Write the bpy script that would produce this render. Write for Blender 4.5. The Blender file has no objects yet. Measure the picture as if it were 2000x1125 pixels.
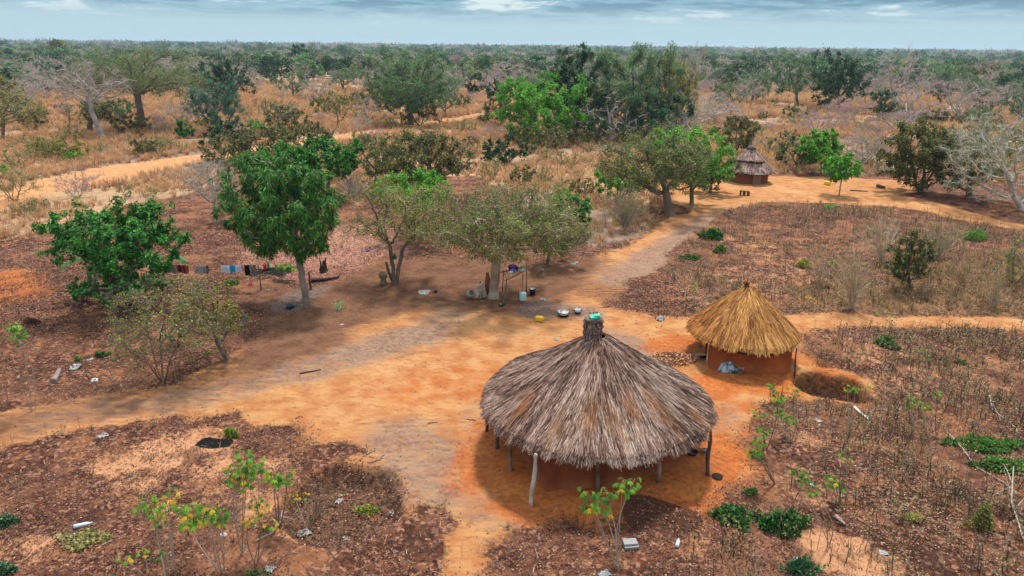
import bpy, math, random
import numpy as np
rad = math.radians
# ------------------------------------------------------------------ camera, sky, sun, exposure
CH, F, PITCH, ROLL = 11.0, 1333.0, rad(19.55), rad(0.6)      # height, focal length in photo pixels
scene = bpy.context.scene
col = scene.collection
_c, _s = math.cos(ROLL), math.sin(ROLL)
FW = np.array([0, math.cos(PITCH), -math.sin(PITCH)])
_r0 = np.array([1., 0, 0]); _u0 = np.cross(_r0, FW)
RT = _c*_r0 + _s*_u0; UP = -_s*_r0 + _c*_u0
CAM = np.array([0, 0, CH])
from mathutils import Matrix, Vector
cd = bpy.data.cameras.new('camera'); cam = bpy.data.objects.new('camera', cd); col.objects.link(cam)
M = Matrix(((RT[0], UP[0], -FW[0], 0), (RT[1], UP[1], -FW[1], 0), (RT[2], UP[2], -FW[2], CH), (0, 0, 0, 1)))
cam.matrix_world = M
cd.sensor_width = 36; cd.lens = 36*F/2000; cd.clip_start = .1; cd.clip_end = 20000
scene.camera = cam
scene.view_settings.view_transform = 'Standard'; scene.view_settings.look = 'None'
scene.view_settings.exposure = 0.34; scene.view_settings.gamma = 1
scene.cycles.use_denoising = True
scene.cycles.max_bounces = 5; scene.cycles.diffuse_bounces = 3; scene.cycles.transparent_max_bounces = 4
scene.cycles.volume_bounces = 0

SUN_EL, SUN_AZ = 64, 14       # azimuth measured from +Y (view direction) towards +X
sl = bpy.data.lights.new('sun', 'SUN'); sl.energy = 3.9; sl.angle = rad(7); sl.color = (1, .93, .82)
so = bpy.data.objects.new('sun', sl); col.objects.link(so)
sd = Vector((math.sin(rad(SUN_AZ))*math.cos(rad(SUN_EL)), math.cos(rad(SUN_AZ))*math.cos(rad(SUN_EL)), math.sin(rad(SUN_EL))))
so.rotation_euler = sd.to_track_quat('Z', 'Y').to_euler()

class NT:
    """tiny node-tree helper"""
    def __init__(s, tree): s.t = tree; s.t.nodes.clear()
    def n(s, typ, ins=None, **kw):
        nd = s.t.nodes.new(typ)
        for k, v in kw.items(): setattr(nd, k, v)
        for k, v in (ins or {}).items():
            if isinstance(v, bpy.types.NodeSocket): s.t.links.new(v, nd.inputs[k])
            else: nd.inputs[k].default_value = v
        return nd
    def math(s, op, a, b=0., c=None, clamp=False):
        ins = {0: a, 1: b}
        if c is not None: ins[2] = c
        return s.n('ShaderNodeMath', ins, operation=op, use_clamp=clamp).outputs[0]
    def mix(s, f, a, b, bt='MIX'):
        nd = s.n('ShaderNodeMix', None, data_type='RGBA', blend_type=bt)
        for k, v in ((0, f), (6, a), (7, b)):
            if isinstance(v, bpy.types.NodeSocket): s.t.links.new(v, nd.inputs[k])
            else: nd.inputs[k].default_value = v if k == 0 else (tuple(v) + (1,))[:4]
        return nd.outputs[2]
    def noise(s, vec, scale, detail=4, rough=.6, dist=0):
        return s.n('ShaderNodeTexNoise', {'Vector': vec, 'Scale': scale, 'Detail': detail, 'Roughness': rough, 'Distortion': dist}).outputs[0]
    def ramp(s, f, lo, hi):
        return s.n('ShaderNodeMapRange', {0: f, 1: lo, 2: hi}, interpolation_type='SMOOTHSTEP').outputs[0]

w = bpy.data.worlds.new('World'); scene.world = w; w.use_nodes = True
t = NT(w.node_tree)
sky = t.n('ShaderNodeTexSky', sky_type='NISHITA', sun_disc=False, sun_elevation=rad(SUN_EL), sun_rotation=rad(SUN_AZ), air_density=1.2, dust_density=2.5)
tc = t.n('ShaderNodeTexCoord')
sep = t.n('ShaderNodeSeparateXYZ', {0: tc.outputs['Generated']})
zz = t.math('MAXIMUM', sep.outputs[2], 0.0)
inv = t.math('DIVIDE', 1.0, t.math('ADD', zz, .075))
cv = t.n('ShaderNodeVectorMath', {0: tc.outputs['Generated'], 'Scale': inv}, operation='SCALE').outputs[0]
cv = t.n('ShaderNodeVectorMath', {0: cv, 1: (1, .9, 0)}, operation='MULTIPLY').outputs[0]
n1 = t.noise(cv, .8, 6, .6, .4); n2 = t.noise(cv, 3.2, 6, .65, .3)
nn = t.math('ADD', t.math('MULTIPLY', n1, .75), t.math('MULTIPLY', n2, .25))
dark = t.ramp(nn, .47, .57); lite = t.ramp(nn, .455, .38)
up = t.ramp(zz, .022, .064)
hz = t.mix(up, (.40, .56, .62), (.21, .39, .51))
cl = t.mix(t.math('MULTIPLY', t.math('MULTIPLY', dark, up), .85), hz, (.095, .21, .315))
cl = t.mix(t.math('MULTIPLY', lite, t.ramp(zz, .02, .05)), cl, (.60, .70, .73))
# overcast skies grow brighter and greyer towards the zenith
over = t.n('ShaderNodeVectorMath', {0: t.mix(t.ramp(zz, .08, .5), cl, (.55, .6, .63)), 'Scale': t.math('ADD', 1.0, t.math('MULTIPLY', t.ramp(zz, .08, .9), .7))}, operation='SCALE').outputs[0]
skyd = t.n('ShaderNodeVectorMath', {0: sky.outputs[0], 'Scale': .09}, operation='SCALE').outputs[0]
mixd = t.mix(.93, skyd, over)
bg = t.n('ShaderNodeBackground', {'Color': mixd, 'Strength': 1.0})
t.n('ShaderNodeOutputWorld', {0: bg.outputs[0]})

# ------------------------------------------------------------------ helpers
def ray(px, py): return RT*((px-1000)/F) - UP*((py-562.5)/F) + FW
def G(px, py, z=0.):
    d = ray(px, py); return CAM + d*((z-CH)/d[2])
def AT(px, py, Y):
    d = ray(px, py); return CAM + d*(Y/d[1])
def dep(p): return float((np.asarray(p)-CAM) @ FW)
_tab = np.random.default_rng(5).random((256, 256))
def vn(x, y):
    xi = np.floor(x).astype(int); yi = np.floor(y).astype(int); fx = x-xi; fy = y-yi
    fx = fx*fx*(3-2*fx); fy = fy*fy*(3-2*fy)
    g = lambda a, b: _tab[a & 255, b & 255]
    return (g(xi, yi)*(1-fx)+g(xi+1, yi)*fx)*(1-fy)+(g(xi, yi+1)*(1-fx)+g(xi+1, yi+1)*fx)*fy
def fbm(x, y, s=1., o=4):
    r = 0; a = .5; t_ = 0
    for i in range(o):
        r = r+a*vn(x*s+17.3*i, y*s-9.1*i); t_ += a; a *= .5; s *= 2.03
    return r/t_
def sstep(x, a, b):
    q = np.clip((x-a)/(b-a), 0, 1); return q*q*(3-2*q)
def sdf(x, y, poly):
    """signed distance, positive inside"""
    P = np.asarray(poly); d = np.full(x.shape, 1e9); ins = np.zeros(x.shape, bool)
    for i in range(len(P)):
        a = P[i]; b = P[(i+1) % len(P)]; e = b-a
        wx = x-a[0]; wy = y-a[1]
        h = np.clip((wx*e[0]+wy*e[1])/(e@e+1e-9), 0, 1)
        d = np.minimum(d, (wx-h*e[0])**2+(wy-h*e[1])**2)
        c = ((a[1] > y) != (b[1] > y))
        if abs(e[1]) > 1e-9: ins ^= c & (x < (e[0]*(y-a[1])/e[1]+a[0]))
    d = np.sqrt(d); return np.where(ins, d, -d)
def gp(pts): return [tuple(G(*p)[:2]) for p in pts]
def capsule(x, y, p, q, r):
    """soft blob between two photo points, r in metres"""
    a = G(*p)[:2]; b = G(*q)[:2]; e = b-a; wx = x-a[0]; wy = y-a[1]
    h = np.clip((wx*e[0]+wy*e[1])/(e@e+1e-6), 0, 1)
    return np.clip(1-np.sqrt((wx-h*e[0])**2+(wy-h*e[1])**2)/r, 0, 1)

off = {}
def mesh(name, V, Fc, C=None, mats=None, smooth=False, tri=None):
    """V (n,3), Fc (m,k) faces of one size, tri: further faces of 3"""
    V = np.ascontiguousarray(V, np.float32); me = bpy.data.meshes.new(name)
    Fs = [np.asarray(f, np.int32) for f in ([Fc] if not isinstance(Fc, list) else Fc) if f is not None and len(f)]
    if tri is not None and len(tri): Fs.append(np.asarray(tri, np.int32))
    me.vertices.add(len(V)); me.vertices.foreach_set('co', V.ravel())
    nl = sum(f.size for f in Fs); npoly = sum(len(f) for f in Fs)
    me.loops.add(nl); me.loops.foreach_set('vertex_index', np.concatenate([f.ravel() for f in Fs]))
    st = []; o = 0
    for f in Fs:
        st.append(o+np.arange(len(f))*f.shape[1]); o += f.size
    me.polygons.add(npoly); me.polygons.foreach_set('loop_start', np.concatenate(st).astype(np.int32))
    me.polygons.foreach_set('use_smooth', np.full(npoly, smooth))
    me.update(calc_edges=True)
    if C is not None:
        C = np.asarray(C, np.float32)
        if C.ndim == 1: C = np.tile(C, (len(V), 1))
        if C.shape[1] == 3: C = np.hstack([C, np.ones((len(C), 1), np.float32)])
        at = me.attributes.new('col', 'FLOAT_COLOR', 'POINT'); at.data.foreach_set('color', np.ascontiguousarray(C, np.float32).ravel())
    if mats is not None: me.materials.append(mats)
    return me
def tag(o, label=None, cat=None, group=None, kind=None):
    if label: o['label'] = label
    if cat: o['category'] = cat
    if group: o['group'] = group
    if kind: o['kind'] = kind
    return o
def thing(name, label, cat, loc, group=None):
    o = bpy.data.objects.new(name, None); o.empty_display_size = .1; col.objects.link(o)
    o.location = [float(v) for v in loc]; off[o.name] = np.array(loc, float)
    return tag(o, label, cat, group)
def link(name, me, parent=None):
    o = bpy.data.objects.new(name, me); col.objects.link(o)
    if parent is not None: o.parent = parent
    off[o.name] = off[parent.name] if parent is not None else np.zeros(3)
    return o
def copy_thing(r, loc, rz, sc, label=None, group=None):
    c = r.copy(); col.objects.link(c); c.location = loc; c.rotation_euler = (0, 0, rz); c.scale = sc
    for ch in r.children:
        d = ch.copy(); col.objects.link(d); d.parent = c
    if label: c['label'] = label
    if group: c['group'] = group
    return c

class MB:
    """mesh builder in world coordinates with one colour per vertex"""
    def __init__(s): s.V = []; s.C = []; s.Q = []; s.T = []; s.n = 0
    def add(s, V, Q=None, T=None, c=(.5, .5, .5)):
        V = np.asarray(V, float); C = np.asarray(c, float)
        if C.ndim == 1: C = np.tile(C, (len(V), 1))
        s.V.append(V); s.C.append(C)
        if Q is not None and len(Q): s.Q.append(np.asarray(Q)+s.n)
        if T is not None and len(T): s.T.append(np.asarray(T)+s.n)
        s.n += len(V)
    def box(s, c, size, colr, rz=0., tilt=(0, 0)):
        sx, sy, sz = [v/2 for v in size]
        V = np.array([[x, y, z] for x in (-sx, sx) for y in (-sy, sy) for z in (-sz, sz)])
        V = V @ rot(tilt[0], tilt[1], rz).T + np.array(c)
        s.add(V, [[0, 1, 3, 2], [4, 6, 7, 5], [0, 4, 5, 1], [2, 3, 7, 6], [0, 2, 6, 4], [1, 5, 7, 3]], None, colr)
    def tube(s, path, r, colr, k=7, cap=True, jit=0., seed=0):
        P = np.asarray(path, float); n = len(P); r = np.broadcast_to(np.asarray(r, float), (n,))
        D = np.gradient(P, axis=0) if n > 1 else np.array([[0, 0, 1.]]); D /= np.linalg.norm(D, axis=1)[:, None]+1e-9
        ref = np.array([1., 0, 0]) if abs(D[0][0]) < .8 else np.array([0, 1., 0])
        A = np.cross(D, ref); A /= np.linalg.norm(A, axis=1)[:, None]; B = np.cross(D, A)
        th = np.arange(k)*2*np.pi/k
        rr = r[:, None]*(1+jit*(np.random.default_rng(seed).random((n, k))-.5))
        V = P[:, None]+rr[..., None]*(A[:, None]*np.cos(th)[None, :, None]+B[:, None]*np.sin(th)[None, :, None])
        V = V.reshape(-1, 3); i = np.arange(n-1)[:, None]*k; j = np.arange(k)[None]; j2 = (j+1) % k
        Q = np.stack([i+j, i+j2, i+k+j2, i+k+j], -1).reshape(-1, 4); T = []
        C = np.asarray(colr, float)
        if C.ndim == 2: C = np.repeat(C, k, 0)
        else: C = np.tile(C, (len(V), 1))
        if cap:
            V = np.vstack([V, P[0], P[-1]]); C = np.vstack([C, C[0], C[-1]]); m = n*k
            T = [[m, (q+1) % k, q] for q in range(k)]+[[m+1, (n-1)*k+q, (n-1)*k+(q+1) % k] for q in range(k)]
        s.add(V, Q, T, C)
    def lathe(s, c, prof, colr, k=20, tilt=(0, 0), rz=0.):
        """prof: list of (radius, height)"""
        pr = np.array(prof, float); n = len(pr); th = np.arange(k)*2*np.pi/k
        V = np.stack([pr[:, 0, None]*np.cos(th), pr[:, 0, None]*np.sin(th), np.repeat(pr[:, 1, None], k, 1)], -1).reshape(-1, 3)
        V = V @ rot(tilt[0], tilt[1], rz).T + np.array(c)
        i = np.arange(n-1)[:, None]*k; j = np.arange(k)[None]; j2 = (j+1) % k
        Q = np.stack([i+j, i+j2, i+k+j2, i+k+j], -1).reshape(-1, 4)
        C = np.asarray(colr, float)
        if C.ndim == 2: C = np.repeat(C, k, 0)
        s.add(V, Q, None, C)
    def obj(s, name, mat, parent=None, smooth=False, label=None):
        V = np.vstack(s.V); C = np.vstack(s.C)
        o_ = off[parent.name] if parent is not None else 0
        me = mesh(name, V-o_, np.vstack(s.Q) if s.Q else None, C, mat, smooth, np.vstack(s.T) if s.T else None)
        o = link(name, me, parent)
        if label: o['label'] = label
        return o
def rot(ax, ay, az):
    ca, sa, cb, sb, cc, sc = math.cos(ax), math.sin(ax), math.cos(ay), math.sin(ay), math.cos(az), math.sin(az)
    X = np.array([[1, 0, 0], [0, ca, -sa], [0, sa, ca]]); Y = np.array([[cb, 0, sb], [0, 1, 0], [-sb, 0, cb]]); Z = np.array([[cc, -sc, 0], [sc, cc, 0], [0, 0, 1]])
    return Z @ Y @ X

# ------------------------------------------------------------------ materials
def mat_col(name, rough=.9, trans=0., metal=0., var=.25, vs=9., bump=0., bs=40., spec=.3):
    m = bpy.data.materials.new(name); m.use_nodes = True; t = NT(m.node_tree)
    at = t.n('ShaderNodeAttribute', attribute_name='col'); c = at.outputs['Color']
    tc = t.n('ShaderNodeTexCoord').outputs['Object']
    if var > 0:
        nz = t.noise(tc, vs, 4, .65)
        c = t.n('ShaderNodeVectorMath', {0: c, 'Scale': t.math('ADD', 1-var, t.math('MULTIPLY', nz, 2*var))}, operation='SCALE').outputs[0]
    p = t.n('ShaderNodeBsdfPrincipled', {'Base Color': c, 'Roughness': rough, 'Metallic': metal, 'Specular IOR Level': spec})
    if bump > 0:
        b = t.n('ShaderNodeBump', {'Strength': bump, 'Distance': .03, 'Height': t.noise(tc, bs, 4, .7)}); t.t.links.new(b.outputs[0], p.inputs['Normal'])
    sh = p.outputs[0]
    if trans > 0:
        tr = t.n('ShaderNodeBsdfTranslucent', {'Color': c})
        sh = t.n('ShaderNodeMixShader', {0: trans, 1: sh, 2: tr.outputs[0]}).outputs[0]
    t.n('ShaderNodeOutputMaterial', {0: sh}); return m
M_LEAF = mat_col('leaf', .55, .35, var=0, spec=.25)
M_GRASS = mat_col('dry_grass', .8, .3, var=0)
M_BARK = mat_col('bark', .9, var=.4, vs=14, bump=.6)
M_THATCH = mat_col('thatch', .8, .1, var=.12, vs=3)
M_MATTE = mat_col('matte', .9, var=.12)
M_MUD = mat_col('mud', .95, var=.3, vs=3.5, bump=.8, bs=18)
M_PLASTIC = mat_col('plastic', .35, var=.05, spec=.5)
M_CLOTH = mat_col('cloth', .95, .2, var=.1, vs=20)
M_METAL = mat_col('metal', .35, metal=.85, var=.1)
M_LITTER = mat_col('litter', .85, .1, var=0)

# ------------------------------------------------------------------ the ground: regions traced from the photograph, laid out in world metres
YARD = gp([(-260, 850), (0, 806), (120, 793), (220, 772), (300, 757), (350, 750), (420, 712), (480, 690), (505, 655), (520, 610), (480, 585), (455, 563), (520, 552), (600, 560), (650, 545), (690, 540), (715, 515), (760, 500), (830, 508), (960, 505), (1100, 510), (1165, 500), (1215, 482), (1265, 452), (1310, 428), (1348, 414), (1325, 395), (1285, 380), (1275, 362), (1340, 350), (1430, 352), (1500, 344), (1600, 345), (1700, 350), (1760, 352), (1830, 350), (1800, 366), (1760, 378), (1850, 402), (1975, 434), (2080, 450), (2100, 462), (1960, 443), (1860, 426), (1760, 406), (1680, 398), (1560, 393), (1480, 395), (1440, 405), (1400, 425), (1340, 465), (1318, 490), (1285, 530), (1240, 545), (1180, 600), (1260, 608), (1350, 622), (1560, 618), (1620, 611), (1700, 618), (1800, 618), (2260, 632), (2260, 655), (1800, 641), (1700, 640), (1600, 645), (1570, 655), (1565, 690), (1600, 715), (1690, 735), (1712, 765), (1650, 792), (1560, 785), (1500, 770), (1478, 790), (1462, 840), (1455, 880), (1475, 925), (1440, 955), (1380, 985), (1330, 1000), (1250, 1000), (1180, 1015), (1100, 1020), (1000, 1030), (960, 1060), (930, 1100), (890, 1220), (815, 1220), (850, 1110), (890, 1060), (900, 1015), (870, 985), (800, 1000), (780, 985), (785, 950), (770, 922), (700, 915), (680, 905), (722, 880), (700, 866), (600, 855), (540, 830), (450, 812), (350, 815), (250, 835), (150, 850), (60, 862), (-260, 915)])
ROAD = gp([(-300, 470), (-100, 410), (70, 352), (200, 326), (300, 313), (380, 303), (430, 296), (620, 270), (830, 237), (950, 220), (1050, 212), (1050, 219), (950, 230), (830, 249), (620, 284), (430, 314), (370, 322), (330, 333), (270, 347), (150, 368), (60, 388), (-100, 450), (-300, 520)])
GRASS1 = gp([(-500, 480), (0, 470), (110, 440), (220, 405), (350, 385), (460, 350), (640, 370), (700, 400), (760, 345), (930, 345), (1000, 380), (1090, 470), (1160, 482), (1230, 468), (1275, 440), (1270, 380), (1270, 352), (1420, 340), (1530, 336), (1700, 340), (1760, 330), (2400, 420), (2400, 135), (-400, 118)])
GRASS2 = gp([(1560, 606), (1545, 565), (1640, 545), (1700, 560), (1830, 515), (2200, 490), (2200, 625), (1800, 612), (1640, 606)])
BROWN = gp([(470, 600), (455, 560), (600, 545), (690, 530), (760, 490), (1160, 490), (1190, 510), (1130, 560), (1060, 612), (960, 610), (880, 600), (800, 610), (700, 640), (640, 690), (560, 720), (430, 740), (440, 690)])  # darker soil and litter, with tree shade painted into the brown
REDLEAF = gp([(480, 470), (640, 440), (760, 440), (800, 490), (715, 525), (640, 552), (560, 550), (470, 520)])
PIT = G(1628, 757)[:2]; PIT_R = (1.3, 1.05)
TRASH = G(668, 985)[:2]; TRASH_R = (1.55, 1.6)
HUT = np.array([2.40, 17.35]); HUT_R = 3.2
SH = np.array([8.65, 23.55])
def pitd(x, y, c, r, e=.0):
    return np.sqrt(((x-c[0])/r[0])**2+((y-c[1])/r[1])**2)+e*(fbm(x, y, 1.2, 3)-.5)
def height(x, y):
    z = (fbm(x, y, .35, 4)-.5)*.22+(fbm(x+40, y, 2.2, 3)-.5)*.05
    far = sstep(np.hypot(x, y), 60, 200)
    z = z*(1-far)
    dh = np.hypot(x-HUT[0], y-HUT[1]); k = 1-sstep(dh, 3.6, 5.0); z = z*(1-k)+k*.02
    z = z+.22*(1-sstep(dh, 2.7, 3.6))
    ds = np.hypot(x-SH[0], y-SH[1]); k = 1-sstep(ds, 2.2, 3.2); z = z*(1-k)+k*.04
    z = z+(fbm(x+9, y+5, 4.2, 3)-.5)*.11*(1-far)*(1-sstep(sdf(x, y, YARD), -.6, .3))
    p = pitd(x, y, PIT, PIT_R, .5); z = z-.95*(1-sstep(p, .84, 1.0))+.10*np.exp(-((p-1.2)/.16)**2)
    p = pitd(x, y, TRASH, TRASH_R, .3); z = z-.48*(1-sstep(p, .8, 1.05))+.05*np.exp(-((p-1.2)/.16)**2)
    z = z+.22*capsule(x, y, (1262, 1012), (1330, 1018), .75)
    z = z+.25*capsule(x, y, (1297, 705), (1345, 712), .8)
    return z
def H1(x, y): return float(height(np.array([float(x)]), np.array([float(y)]))[0])
def masks(x, y, warp=True):
    if warp:
        wx = x+(fbm(x, y, .9, 4)-.5)*1.1; wy = y+(fbm(x+31, y+7, .9, 4)-.5)*1.1
    else: wx, wy = x, y
    m = {}
    m['yard'] = sstep(sdf(wx, wy, YARD), -.6, .6)
    k = np.maximum(1, y/40); m['road'] = sstep(sdf(wx, wy, ROAD)/k, -.3, .4)
    m['grass'] = np.maximum(sstep(sdf(wx, wy, GRASS1), -1.5, 1.5), sstep(y, 160, 220))
    m['grass2'] = sstep(sdf(wx, wy, GRASS2), -.8, .8)
    m['brown'] = np.maximum(sstep(sdf(wx, wy, BROWN), -1.4, 1.6), .5*sstep(np.maximum(capsule(wx, wy, (-60, 850), (480, 735), 1.7), capsule(wx, wy, (1150, 560), (1260, 590), 2.)), 0, .8))
    m['redleaf'] = sstep(sdf(wx, wy, REDLEAF), -1., 1.)
    ash = [((570, 735), (700, 690), 1.0, .8), ((700, 690), (830, 655), 1.2, 1.), ((830, 650), (880, 610), 1., .7), ((1215, 545), (1400, 425), 1.5, .9), ((1400, 425), (1480, 405), 1.8, .6),
           ((800, 860), (850, 940), 1.5, .8), ((850, 905), (940, 880), 1.2, .7), ((900, 960), (960, 990), .8, .6), ((1060, 606), (1150, 612), 1.0, 1.), ((1210, 655), (1290, 695), .8, .9),
           ((1290, 690), (1380, 695), .7, .8), ((1400, 800), (1420, 830), .8, .6), ((1010, 1010), (1060, 1030), .8, .6), ((1180, 1000), (1260, 985), .7, .7), ((100, 825), (340, 790), 1.0, .45),
           ((340, 790), (560, 735), 1.0, .6), ((1390, 895), (1430, 930), .6, .5), ((560, 598), (600, 570), .9, .8), ((1380, 395), (1560, 380), 2, .25), ((930, 840), (960, 800), .7, .5)]
    a = 0*x
    for p, q, r, s_ in ash: a = np.maximum(a, s_*np.minimum(1, 1.5*capsule(wx, wy, p, q, r*1.5)))
    m['ash'] = a
    org = [((980, 900), (1050, 960), 1.3, 1.), ((1060, 975), (1330, 950), 1.2, 1.), ((1340, 930), (1400, 890), 1.3, .9), ((1400, 745), (1530, 752), .9, 1.), ((1440, 800), (1420, 880), 1.2, .5), ((1310, 680), (1370, 672), 1.1, .9),
           ((1350, 745), (1390, 760), 1., .7), ((10, 545), (45, 575), 1.4, 1.), ((820, 760), (930, 740), 1.6, .5), ((1560, 700), (1640, 735), .9, .6), ((1230, 850), (1300, 760), 3., .5), ((950, 850), (930, 920), 1.0, .7), ((1500, 770), (1690, 785), .6, .5)]
    a = 0*x
    for p, q, r, s_ in org: a = np.maximum(a, s_*np.minimum(1, 1.5*capsule(wx, wy, p, q, r*1.5)))
    m['orange'] = a
    lit = [((215, 915), (250, 905), .9, .85), ((330, 885), (380, 870), 1.4, .8), ((280, 930), (420, 905), 1.2, .55), ((350, 990), (520, 985), 1.0, .5), ((1460, 470), (1560, 540), 2.5, .5), ((1340, 560), (1420, 590), 1.6, .45), ((1600, 620), (1700, 700), 1.2, .5), ((1380, 450), (1700, 480), 4, .38), ((1450, 540), (1560, 575), 3, .5), ((1820, 700), (1950, 720), 2.5, .4), ((1560, 950), (1700, 900), 1.6, .35), ((60, 470), (160, 460), 3, .4), ((1780, 600), (1560, 590), 1.2, .3),
           ((1650, 760), (1820, 740), 1.5, .45), ((1600, 1070), (1700, 1100), .9, .8), ((1560, 870), (1620, 860), .8, .5), ((0, 1090), (60, 1075), .7, .6), ((430, 940), (560, 900), 1., .5), ((1150, 1080), (1180, 1110), .5, .3), ((1380, 1020), (1360, 1090), .5, .5), ((560, 1040), (620, 1050), .4, .5)]
    a = 0*x
    for p, q, r, s_ in lit: a = np.maximum(a, s_*sstep(capsule(wx, wy, p, q, r*1.35), 0, .7))
    m['bare'] = a
    m['black'] = np.maximum(sstep(capsule(wx, wy, (408, 858), (440, 860), .4), 0, .5), sstep(capsule(wx, wy, (495, 532), (545, 535), .8), 0, .5))
    m['pit'] = np.maximum(1-sstep(pitd(x, y, TRASH, TRASH_R, .3), .85, 1.05), .85*(1-sstep(pitd(x, y, PIT, PIT_R, .5), .93, 1.04)))
    m['dmound'] = sstep(capsule(wx, wy, (1262, 1012), (1330, 1018), .8), .05, .4)
    return m

NC = 900
ys = list(8*np.exp(np.arange(0, math.log(130/8), .0036))); ys = [-400, -120, -30, -5, 3, 6]+ys
q = 130.
while q < 9000: q *= 1.07; ys.append(q)
ys = np.array(ys); u = np.linspace(-1.3, 1.3, NC)
Yg, Ug = np.meshgrid(ys, u, indexing='ij'); Xg = Ug*(np.maximum(np.abs(Yg), 6)+8)
xf, yf = Xg.ravel(), Yg.ravel(); mk = masks(xf, yf); zf = height(xf, yf)
idx = np.arange(len(ys)*NC).reshape(len(ys), NC)
Q = np.stack([idx[:-1, :-1], idx[:-1, 1:], idx[1:, 1:], idx[1:, :-1]], -1).reshape(-1, 4)
yardf = mk['yard'][Q].mean(1) > .5; roadf = (mk['road'][Q].mean(1) > .5) & ~yardf
def ground_mat():
    m = bpy.data.materials.new('earth'); m.use_nodes = True; t = NT(m.node_tree)
    P = t.n('ShaderNodeNewGeometry').outputs['Position']
    A = t.n('ShaderNodeSeparateColor', {0: t.n('ShaderNodeAttribute', attribute_name='ma').outputs['Color']}); Aa = t.n('ShaderNodeAttribute', attribute_name='ma').outputs['Alpha']
    B = t.n('ShaderNodeSeparateColor', {0: t.n('ShaderNodeAttribute', attribute_name='mb').outputs['Color']}); Ba = t.n('ShaderNodeAttribute', attribute_name='mb').outputs['Alpha']
    C_ = t.n('ShaderNodeSeparateColor', {0: t.n('ShaderNodeAttribute', attribute_name='mc').outputs['Color']}); Ca = t.n('ShaderNodeAttribute', attribute_name='mc').outputs['Alpha']
    yard, ash, orange = A.outputs; brown = Aa
    grass, red, bare = B.outputs; black = Ba
    g2, pit, dm = C_.outputs; road = Ca
    nf = t.noise(P, 7, 6, .72); nm = t.noise(P, 1.3, 5, .6); nl = t.noise(P, .25, 4, .55); nv = t.noise(P, 22, 4, .75)
    mp = t.n('ShaderNodeMapping', {'Vector': P, 'Scale': (1.2, 4.2, 1), 'Rotation': (0, 0, .35)}).outputs[0]
    nst = t.noise(mp, 1.1, 5, .65)
    def edge(mask, k=.9): return t.ramp(t.math('ADD', mask, t.math('MULTIPLY', t.math('SUBTRACT', nf, .5), k)), .35, .65)
    # leaf litter: dark humus with pale dead leaves
    vo = t.n('ShaderNodeTexVoronoi', {'Vector': P, 'Scale': 11, 'Randomness': 1}); vc = t.n('ShaderNodeSeparateColor', {0: vo.outputs['Color']})
    lit = t.mix(t.ramp(nf, .36, .62), (.036, .015, .011), (.155, .060, .035))
    lit = t.mix(t.math('MULTIPLY', t.ramp(vc.outputs[0], .72, .85), .65), lit, (.40, .22, .15))
    lit = t.mix(t.math('MULTIPLY', t.ramp(vc.outputs[1], .75, .9), .7), lit, (.035, .018, .016))
    sandd = t.mix(t.ramp(nm, .35, .68), (.48, .25, .108), (.38, .150, .058))
    sandd = t.mix(t.ramp(nst, .5, .72), sandd, (.36, .130, .050))
    sandd = t.mix(t.math('MULTIPLY', t.ramp(nv, .62, .75), .5), sandd, (.2, .075, .035))
    sandd = t.mix(t.ramp(nl, .5, .7), sandd, t.mix(t.ramp(nf, .4, .65), (.54, .305, .145), (.45, .21, .09)))
    lit = t.mix(t.math('MULTIPLY', t.ramp(t.math('ADD', t.math('MULTIPLY', nl, .6), t.math('MULTIPLY', nm, .4)), .44, .6), .6), lit, t.mix(nf, (.16, .07, .042), (.42, .20, .11)))
    lit = t.mix(t.ramp(t.math('ADD', bare, t.math('MULTIPLY', t.math('SUBTRACT', t.math('ADD', t.math('MULTIPLY', nm, .45), t.math('MULTIPLY', nf, .55)), .5), 2.8)), .4, .8), lit, (.52, .26, .14))
    nd_ = t.noise(P, .75, 5, .65); lit = t.mix(t.math('MULTIPLY', t.ramp(nd_, .5, .62), .55), lit, (.045, .021, .018)); lit = t.mix(t.math('MULTIPLY', t.ramp(nd_, .47, .36), .6), lit, t.mix(nf, (.24, .095, .045), (.40, .175, .085)))
    lit = t.mix(red, lit, t.mix(t.ramp(vc.outputs[2], .3, .7), (.2, .085, .06), (.42, .22, .16)))
    gr = t.mix(t.ramp(nm, .35, .65), (.44, .29, .17), (.30, .17, .11)); gr = t.mix(t.ramp(nf, .4, .65), gr, (.52, .36, .20))
    gr = t.mix(t.ramp(nl, .48, .62), gr, (.34, .205, .14)); gr = t.mix(t.math('MULTIPLY', t.ramp(t.noise(P, .035, 4, .6), .46, .6), .75), gr, (.21, .155, .135))
    c = t.mix(edge(grass), lit, gr); c = t.mix(t.math('MULTIPLY', edge(g2), .7), c, (.25, .14, .07))
    s = t.mix(t.math('MULTIPLY', t.ramp(t.math('ADD', brown, t.math('MULTIPLY', t.math('SUBTRACT', t.math('ADD', t.math('MULTIPLY', nst, .6), t.math('MULTIPLY', nf, .4)), .5), 1.8)), .05, .75), .95), sandd, t.mix(t.ramp(nm, .35, .65), t.mix(t.ramp(nf, .35, .65), (.070, .032, .023), (.16, .072, .040)), t.mix(nf, (.13, .068, .046), (.23, .12, .072))))
    of = t.ramp(t.math('ADD', orange, t.math('MULTIPLY', t.math('SUBTRACT', t.math('ADD', t.math('MULTIPLY', nm, .5), t.math('MULTIPLY', nf, .5)), .5), 2.2)), .2, .95)
    oc = t.mix(t.ramp(nf, .35, .65), (.34, .10, .03), t.mix(t.ramp(nm, .35, .65), (.56, .20, .055), (.46, .13, .035)))
    s = t.mix(t.math('MULTIPLY', of, t.ramp(orange, .0, .25)), s, oc)
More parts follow.
